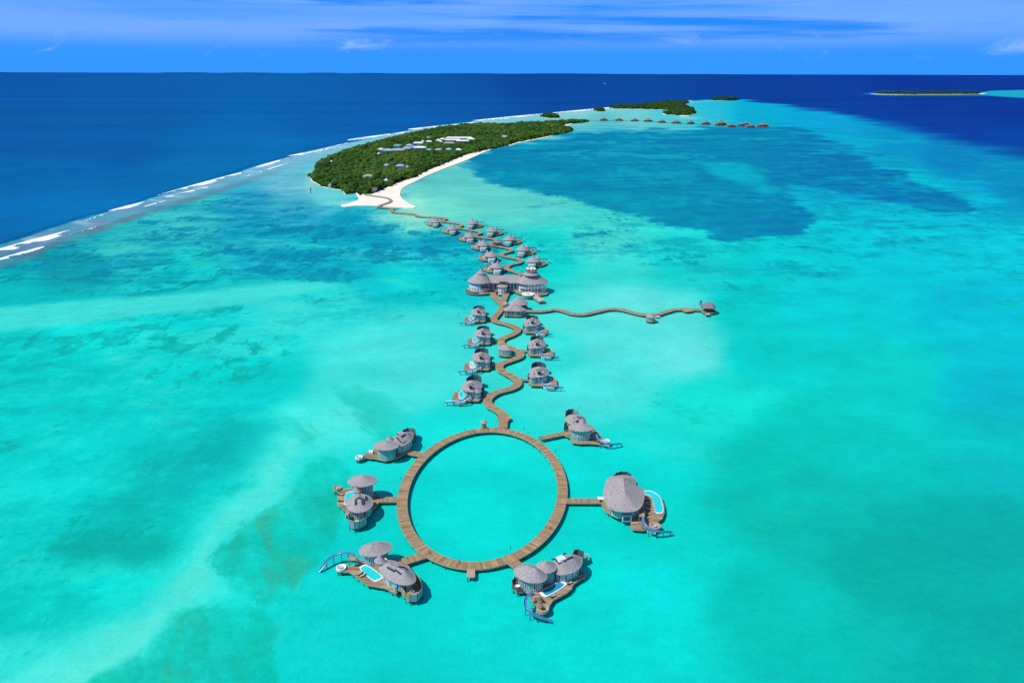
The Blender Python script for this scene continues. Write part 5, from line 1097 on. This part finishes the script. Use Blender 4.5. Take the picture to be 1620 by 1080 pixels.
def island_building(px, py, lpx, dp_, hgt, m, label, hip=True):
    k = kpx(py); Lm = lpx / k; c = P(px, py, hgt * .8); r = root('island_building', label, 'building', (c.x, c.y, 0), 'roofs among the island trees')
    hx, hy = Lm / 2, dp_ / 2
    MB().box((c.x, c.y, (hgt - 3) / 2 + .5), hx * .92, hy * .9, (hgt - 3) / 2).build('wall', M['wall_white'], r)
    pts = [Vector((c.x - hx, c.y - hy, hgt - 3)), Vector((c.x + hx, c.y - hy, hgt - 3)), Vector((c.x + hx, c.y + hy, hgt - 3)), Vector((c.x - hx, c.y + hy, hgt - 3))]
    e_ = [pts[0].lerp(pts[1], t) for t in (0, .25, .5, .75)] + [pts[1].lerp(pts[2], t) for t in (0, .5)] + [pts[2].lerp(pts[3], t) for t in (0, .25, .5, .75)] + [pts[3].lerp(pts[0], t) for t in (0, .5)]
    ri = max(0.01, hx - hy * .6); roof(r, e_, [Vector((c.x - ri, c.y, 0)), Vector((c.x + ri, c.y, 0))], 3.0, M[m], conc=1.0)
    bpos.append((c.x, c.y, hx, hy))
for (X, Y, l_, dp_, hg, m, lb) in BL: x, y = QB(X, Y); island_building(x, y, l_ / 9.53, dp_, hg + 2.5, m, lb)
for (X, Y, l_, dp_, hg, m, lb) in ((525,493,90,22,10,'thatch','widest grey thatched roof in the front part of the island'),(215,562,24,14,8,'thatch','small grey roof at the left shore of the island'),(568,592,30,22,8,'thatch_far','small tan roof by the trees above the front beach'),(222,380,24,16,10,'roof_white','tiny white roof in the trees at the left end of the island'),(1610,178,40,60,12,'roof_lilac','lilac roof in the dark trees towards the far end of the island')):
    x, y = Q1(X, Y); island_building(x, y, l_ / 5.0625, dp_, hg, m, lb)
pt, dd = scatter(vegw, 7.2, 13.5, 1100, 2800, 1.5, 5)
if len(bpos):
    bx = np.array(bpos); d = np.maximum(np.abs(pt[:, 0:1] - bx[:, 0]) - bx[:, 2] * .97, np.maximum(bx[:, 1] - bx[:, 3] - pt[:, 1:2] - 16, pt[:, 1:2] - bx[:, 1] - bx[:, 3])); ok = (d > 0).all(1); pt, dd = pt[ok], dd[ok]
toneA, toneB, toneC = np.array([.012, .046, .006]), np.array([.036, .092, .010]), np.array([.070, .124, .014])
big_ = fbm(pt[:, 0], pt[:, 1], 150, 3, 401); bil = fbm(pt[:, 0], pt[:, 1], 40, 3, 411)
order = np.argsort(pt[:, 1]); near_ids = []; far_pts = []
rows_ = []
for n_, i in enumerate(order):
    x, y, s = pt[i]; r = s * rng.uniform(.5, .82); h = 6.0 + 2.6 * bil[i] + rng.uniform(-1.6, 2.2) + r * .25; h *= np.clip(.55 + -dd[i] / 25, .55, 1)
    t = np.clip(.5 + .6 * big_[i] + rng.normal() * .36, 0, 1.2); tone = toneA + (toneB - toneA) * min(t, .6) / .6 if t < .6 else toneB + (toneC - toneB) * (t - .6) / .6
    rows_.append((x, y, r, h, tone, int(rng.integers(0, 6))))
NEAR = 290
canopy('tree_canopy', 'dense dark green tree canopy covering the main island behind its front edge', 'woodland', rows_[NEAR:])
trunk_me = MB().lathe((0, 0, 0), [(.16, 0), (.10, .5), (.07, 1)], 7).build('trunk', M['trunk']); tm = trunk_me.data; bpy.data.objects.remove(trunk_me)
cmesh = []
for k, (V, Fc) in enumerate(CP + PALM):
    me = bpy.data.meshes.new('crown'); me.from_pydata([tuple(v) for v in V], [], [tuple(int(q) for q in f) for f in Fc]); me.materials.append(M['leaf1']); cmesh.append(me)
def tree(x, y, r, h, k, palm, label, group, gz=.5):
    o = bpy.data.objects.new('palm_tree' if palm else 'leafy_tree', None); C.objects.link(o); o.location = (x, y, gz); o.rotation_euler.z = rng.uniform(0, 6.28); tag(o, label, 'tree', group)
    c = bpy.data.objects.new('crown', cmesh[k]); C.objects.link(c); c.parent = o
    t = bpy.data.objects.new('trunk', tm); C.objects.link(t); t.parent = o
    if palm: c.location = (0, 0, h); c.scale = (r, r, r * .9); t.scale = (1.6, 1.6, h)
    else: c.location = (0, 0, h - r * .55); c.scale = (r, r, r * .95); t.scale = (3, 3, h - r * .5)
pf = 0
for i, (x, y, r, h, tone, k) in enumerate(rows_[:NEAR]):
    palm = rng.random() < .3
    if palm: tree(x, y, rng.uniform(3.6, 4.6), h + rng.uniform(2, 4.5), 6 + k % 2, True, 'slender palm standing up among the leafy trees at the front of the island', 'palms at the front of the island')
    else: tree(x, y, r, h, k, False, 'leafy green tree crowded with its neighbours at the front edge of the island', 'leafy trees at the front edge of the island')
# far islets
def islet(name, ground, label, cat, step, hmax=9, beach=None, seed=3, tone=None):
    w_ = [P(x, y, .5) for x, y in ground]; poly_sheet('islet_ground', offs(w_, 4), .5, M['sand']); ys = [p.y for p in w_]
    q, d = scatter(w_, step, step, min(ys), max(ys) + 1, 0, seed)
    canopy(name, label, cat, [(a, b, s * rng.uniform(.6, .9), hmax * rng.uniform(.75, 1.1) , (toneA * .8 + (toneB - toneA) * rng.uniform(0, .7)) * (1 if tone is None else tone), int(rng.integers(0, 6))) for (a, b, s) in q])
islet('wooded_islet', [Q5(*p) for p in ((690,71),(760,66),(850,60),(900,55),(950,47),(1020,42),(1105,40),(1080,52),(1075,60),(1100,70),(1132,88),(1133,100),(1100,111),(1040,108),(975,104),(990,97),(1060,90),(1050,80),(950,78),(850,75),(750,75))], 'long wooded islet with a curled green tip beyond the far water villas', 'wooded islet', 22, 12)
islet('wooded_islet', [Q5(*p) for p in ((618,86),(630,79),(650,79),(662,86),(640,89))], 'tiny round wooded islet just inside the far reef edge', 'wooded islet', 16, 12)
islet('wooded_islet', [Q5(*p) for p in ((330,119),(340,111),(380,112),(418,117),(410,123),(360,123))], 'small low wooded islet behind the far end of the main island', 'wooded islet', 14, 11)
islet('wooded_islet', [Q5(*p) for p in ((1235,28),(1260,25),(1330,24.5),(1378,28),(1340,31),(1270,31))], 'flat dark wooded islet on the far rim of the lagoon', 'wooded islet', 40, 13, tone=.8)
islet('distant_island', [(1384,148.4),(1400,147.0),(1430,146.6),(1470,146.3),(1520,146.2),(1548,147.3),(1545,149.2),(1500,149.6),(1440,149.8),(1400,149.6)], 'distant long wooded island on the right below the horizon', 'island', 34, 9, tone=.8)
poly_sheet('beach', [P(*p, .4) for p in ((1376,148.8),(1400,149.4),(1500,149.4),(1548,148.6),(1562,147.6),(1556,149.4),(1500,150.0),(1420,150.1),(1385,149.6))], 2.2, M['sand'])
poly_sheet('beach', [P(*Q5(*p), .4) for p in ((1060,112),(1100,109),(1130,98),(1136,95),(1134,106),(1110,116),(1075,116))], 1.4, M['sand'])
# low land along the horizon
for (x0, x1, h_, lb) in ((0, 60, 260, 'faint low strip of land at the far left end of the horizon'), (286, 372, 330, 'faint low island on the horizon left of the picture centre'), (376, 470, 300, 'faint low island on the horizon beside the one left of centre'), (498, 560, 320, 'faint low island on the horizon above the left surf'), (566, 640, 260, 'faint thin island on the horizon just left of the middle'), (690, 800, 250, 'faint thin island on the horizon above the middle'), (812, 960, 300, 'faint long island on the horizon right of the middle'), (1040, 1130, 220, 'faint flat island on the horizon above the far atoll rim')):
    n = 16; dist = 230000; vs = []; r_ = np.random.default_rng(x0 + 5)
    for i in range(n + 1):
        x = x0 + (x1 - x0) * i / n; X_ = (x - 810) / F * dist; hh = .75 * h_ * (.25 + .75 * math.sin(math.pi * i / n) ** .5) * r_.uniform(.75, 1.1)
        vs += [(X_, dist, -5), (X_, dist, hh), (X_, dist + 4000, hh * .8), (X_, dist + 4000, -5)]
    fs = [(4 * i + k, 4 * i + 4 + k, 4 * i + 5 + k, 4 * i + 1 + k) for i in range(n) for k in range(3)]
    o = MB().add(vs, fs).build('horizon_island', M['far_land']); tag(o, lb, 'island')

# ------------------------------------------------------------------ far water villas with russet roofs
def far_villa(label, sx=1.0):
    r = root('russet_villa', label, 'villa', (0, 0, 0), 'russet roofed water villas far across the lagoon')
    e = [Vector((9.5 * math.cos(2 * math.pi * i / 18), 7 * math.sin(2 * math.pi * i / 18), 6.5)) for i in range(18)]
    wall(r, inset(e, .82), 1.5, 6.3, M['wall_dark']); roof(r, e, [(-2.5, 0), (2.5, 0)], 5.4, M['thatch_far']); windows(r, inset(e, .82), 2.6, 5.4, -90, every=2, n=5, arc=70)
    e = [Vector((-10 + 5.6 * math.cos(2 * math.pi * i / 14), -3 + 4.6 * math.sin(2 * math.pi * i / 14), 5)) for i in range(14)]; wall(r, inset(e, .85), 1.5, 4.8, M['wall_dark'], 'annex_wall'); roof(r, e, [(-10, -3)], 3.2, M['thatch_far'], name='annex_roof')
    e = [Vector((10 + 5 * math.cos(2 * math.pi * i / 14), 2 + 4.6 * math.sin(2 * math.pi * i / 14), 5)) for i in range(14)]; wall(r, inset(e, .85), 1.5, 4.8, M['wall_dark'], 'annex_wall'); roof(r, e, [(10, 2)], 2.6, M['thatch_far'], name='annex_roof')
    deck(r, [Vector((-17, -6, 0)), Vector((-6, -10, 0)), Vector((12, -8, 0)), Vector((17, 0, 0)), Vector((12, 8, 0)), Vector((-12, 8, 0)), Vector((-17, 2, 0))], 1.6, npile=10); return r
Q7 = lambda X, Y: (930 + X / 5.226, 160 + Y / 5.226)
FV = [(*Q7(130, 157), .82, 'first russet villa beyond the far tip of the main island'), (*Q7(257, 158), .8, 'second russet villa from the main island'), (*Q7(387, 161), .78, 'third russet villa from the main island'), (*Q7(498, 165), .85, 'fourth russet villa from the main island'), (*Q7(612, 173), .8, 'fifth russet villa from the main island'),
      (*Q7(732, 179), .85, 'sixth russet villa from the main island'), (*Q7(850, 183), .85, 'seventh russet villa from the main island'), (*Q7(975, 188), .82, 'eighth russet villa from the main island'), (*Q7(1100, 197), 1.05, 'large russet roof near the outer end of the far row'), (*Q7(1185, 209), .75, 'russet villa just right of the large russet roof'),
      (*Q7(1268, 198), .62, 'small russet villa set back between larger ones at the row end'), (*Q7(1305, 189), .6, 'smallest russet villa, farthest back at the row end'), (*Q7(1345, 214), .78, 'russet villa nearest the viewer at the row end'), (*Q7(1446, 209), .92, 'outermost russet villa standing alone at the right end'),
      (870, 192.2, .6, 'russet roof at the edge of the trees on the island end'), (888, 190.4, .6, 'russet roof rising above the trees at the island end'), (905, 189.8, .65, 'russet roof beside the little beach at the island end')]
pv = None
for x, y, s_, lb in FV:
    if pv is None: pv = far_villa(lb); o = pv
    else: o = copy_tree(pv); o['label'] = lb
    p = P(x, y, 3.5); o.location = (p.x, p.y, 0); o.scale = (s_ * (1.5 if x > 1100 else 1.34),) * 3; o.rotation_euler.z = rng.uniform(-.3, .3)
walk('far_boardwalk', 'thin distant boardwalk linking the row of russet villas', [Q5(560, 136), Q5(640, 138), Q5(720, 136), Q5(810, 139), Q5(900, 141), Q5(960, 146), Q5(1040, 150), Q5(1120, 153), Q5(1200, 157), Q5(1280, 162), Q5(1340, 168), Q5(1420, 165), Q5(1510, 169)], 9, 1.5, m=M['wall_dark'], step=25, piles=40)
# small white boat far out
bp_ = P(957, 132.5, 0); o = root('motor_boat', 'tiny white boat alone on the dark open sea near the horizon', 'boat', (bp_.x, bp_.y, 0))
bl = [(-24, -6), (12, -6), (26, 0), (12, 6), (-24, 6)]; MB().prism([(bp_.x + a, bp_.y + b) for a, b in bl], -1, 5).build('hull', M['white'], o); MB().prism([(bp_.x + a * .5 - 8, bp_.y + b * .7) for a, b in bl], 5, 9).build('cabin', M['white'], o)
# channel marker on the reef by the island tip
bp_ = P(492, 306, 0); o = root('channel_marker', 'thin dark marker post standing in shallow water left of the island', 'marker post', (bp_.x, bp_.y, 0))
MB().beam((bp_.x, bp_.y, -1), (bp_.x, bp_.y, 8.5), .9, .9).build('post', M['dark'], o); MB().lathe((bp_.x, bp_.y, 6.5), [(.9, 0), (1.1, 1), (.2, 1.8)], 8).build('lantern', M['dark'], o)

# ------------------------------------------------------------------ deck furniture on the near villas, posts on the ring
def put(o, p, rz, s_=1.0): o.location = (p.x, p.y, 2.01); o.rotation_euler.z = rz; o.scale = (s_, s_, s_)
M['canvas'] = mat('sand_canvas', (.42, .36, .30), var=.15, scale=2)
lng2 = copy_tree(lng)
for ch in lng2.children:
    ch.data = ch.data.copy(); ch.data.materials[0] = M['canvas'] if ch.name.split('.')[0] != 'frame' else M['pile']
first_ = [lng2]
WS, WE, WL, WR = Wq(480, 820, 7.345), Wq(920, 730, 7.71), Wq(510, 730, 9), Wq(780, 840, 6.75)
for W_, pts, rz, lb, gp in ((WS, ((655, 645), (690, 668)), -.9, 'sun lounger on the wide lower deck of the villa with the long turquoise pool', 'pair of loungers by the long turquoise pool'),
                        (WE, ((808, 470), (812, 530), (815, 590), (812, 645)), 1.5, 'sun lounger in the row between the pear-shaped roof and the curved pool', 'row of loungers by the curved pool'),
                        (WL, ((262, 480), (268, 560)), 1.7, 'sun lounger on the left deck of the villa with two stacked round roofs', 'pair of loungers on the left villa deck'),
                        (WR, ((820, 560), (860, 510), (640, 700)), 2.2, 'sun lounger on the outer deck of the villa with the teal rectangular pool', 'loungers on the deck by the teal pool')):
    for i, (X, Y) in enumerate(pts):
        o = first_.pop() if first_ else copy_tree(lng2); o['label'] = lb; o['group'] = gp; put(o, W_(X, Y, 2), rz + i * .06, 1.15)
pp = None
for i, t in enumerate((.28, .62, 1.15, 1.9, 2.45, 2.95, 3.6, 4.15, 4.55, 5.2, 5.75)):
    out_ = 1.0 if i % 3 else -1.0; x = 763 + 126.2 * math.cos(t) + 14 * math.sin(t); y = 786.8 - 107.3 * math.sin(t); c0 = P(x, y, 0); d = (c0 - Vector((c_.x, c_.y, 0))).normalized(); q = c0 + d * (JW / 2 - .1) * out_
    if pp is None:
        pp = root('ring_post', 'short dark post on the edge of the ring boardwalk', 'post', (0, 0, 0), 'short dark posts along the ring')
        MB().lathe((0, 0, 0), [(.11, 0), (.11, 1.25), (.2, 1.3), (.2, 1.55), (.05, 1.65)], 8).build('shaft', M['pile'], pp); o = pp
    else: o = copy_tree(pp)
    o.location = (q.x, q.y, 2.01)
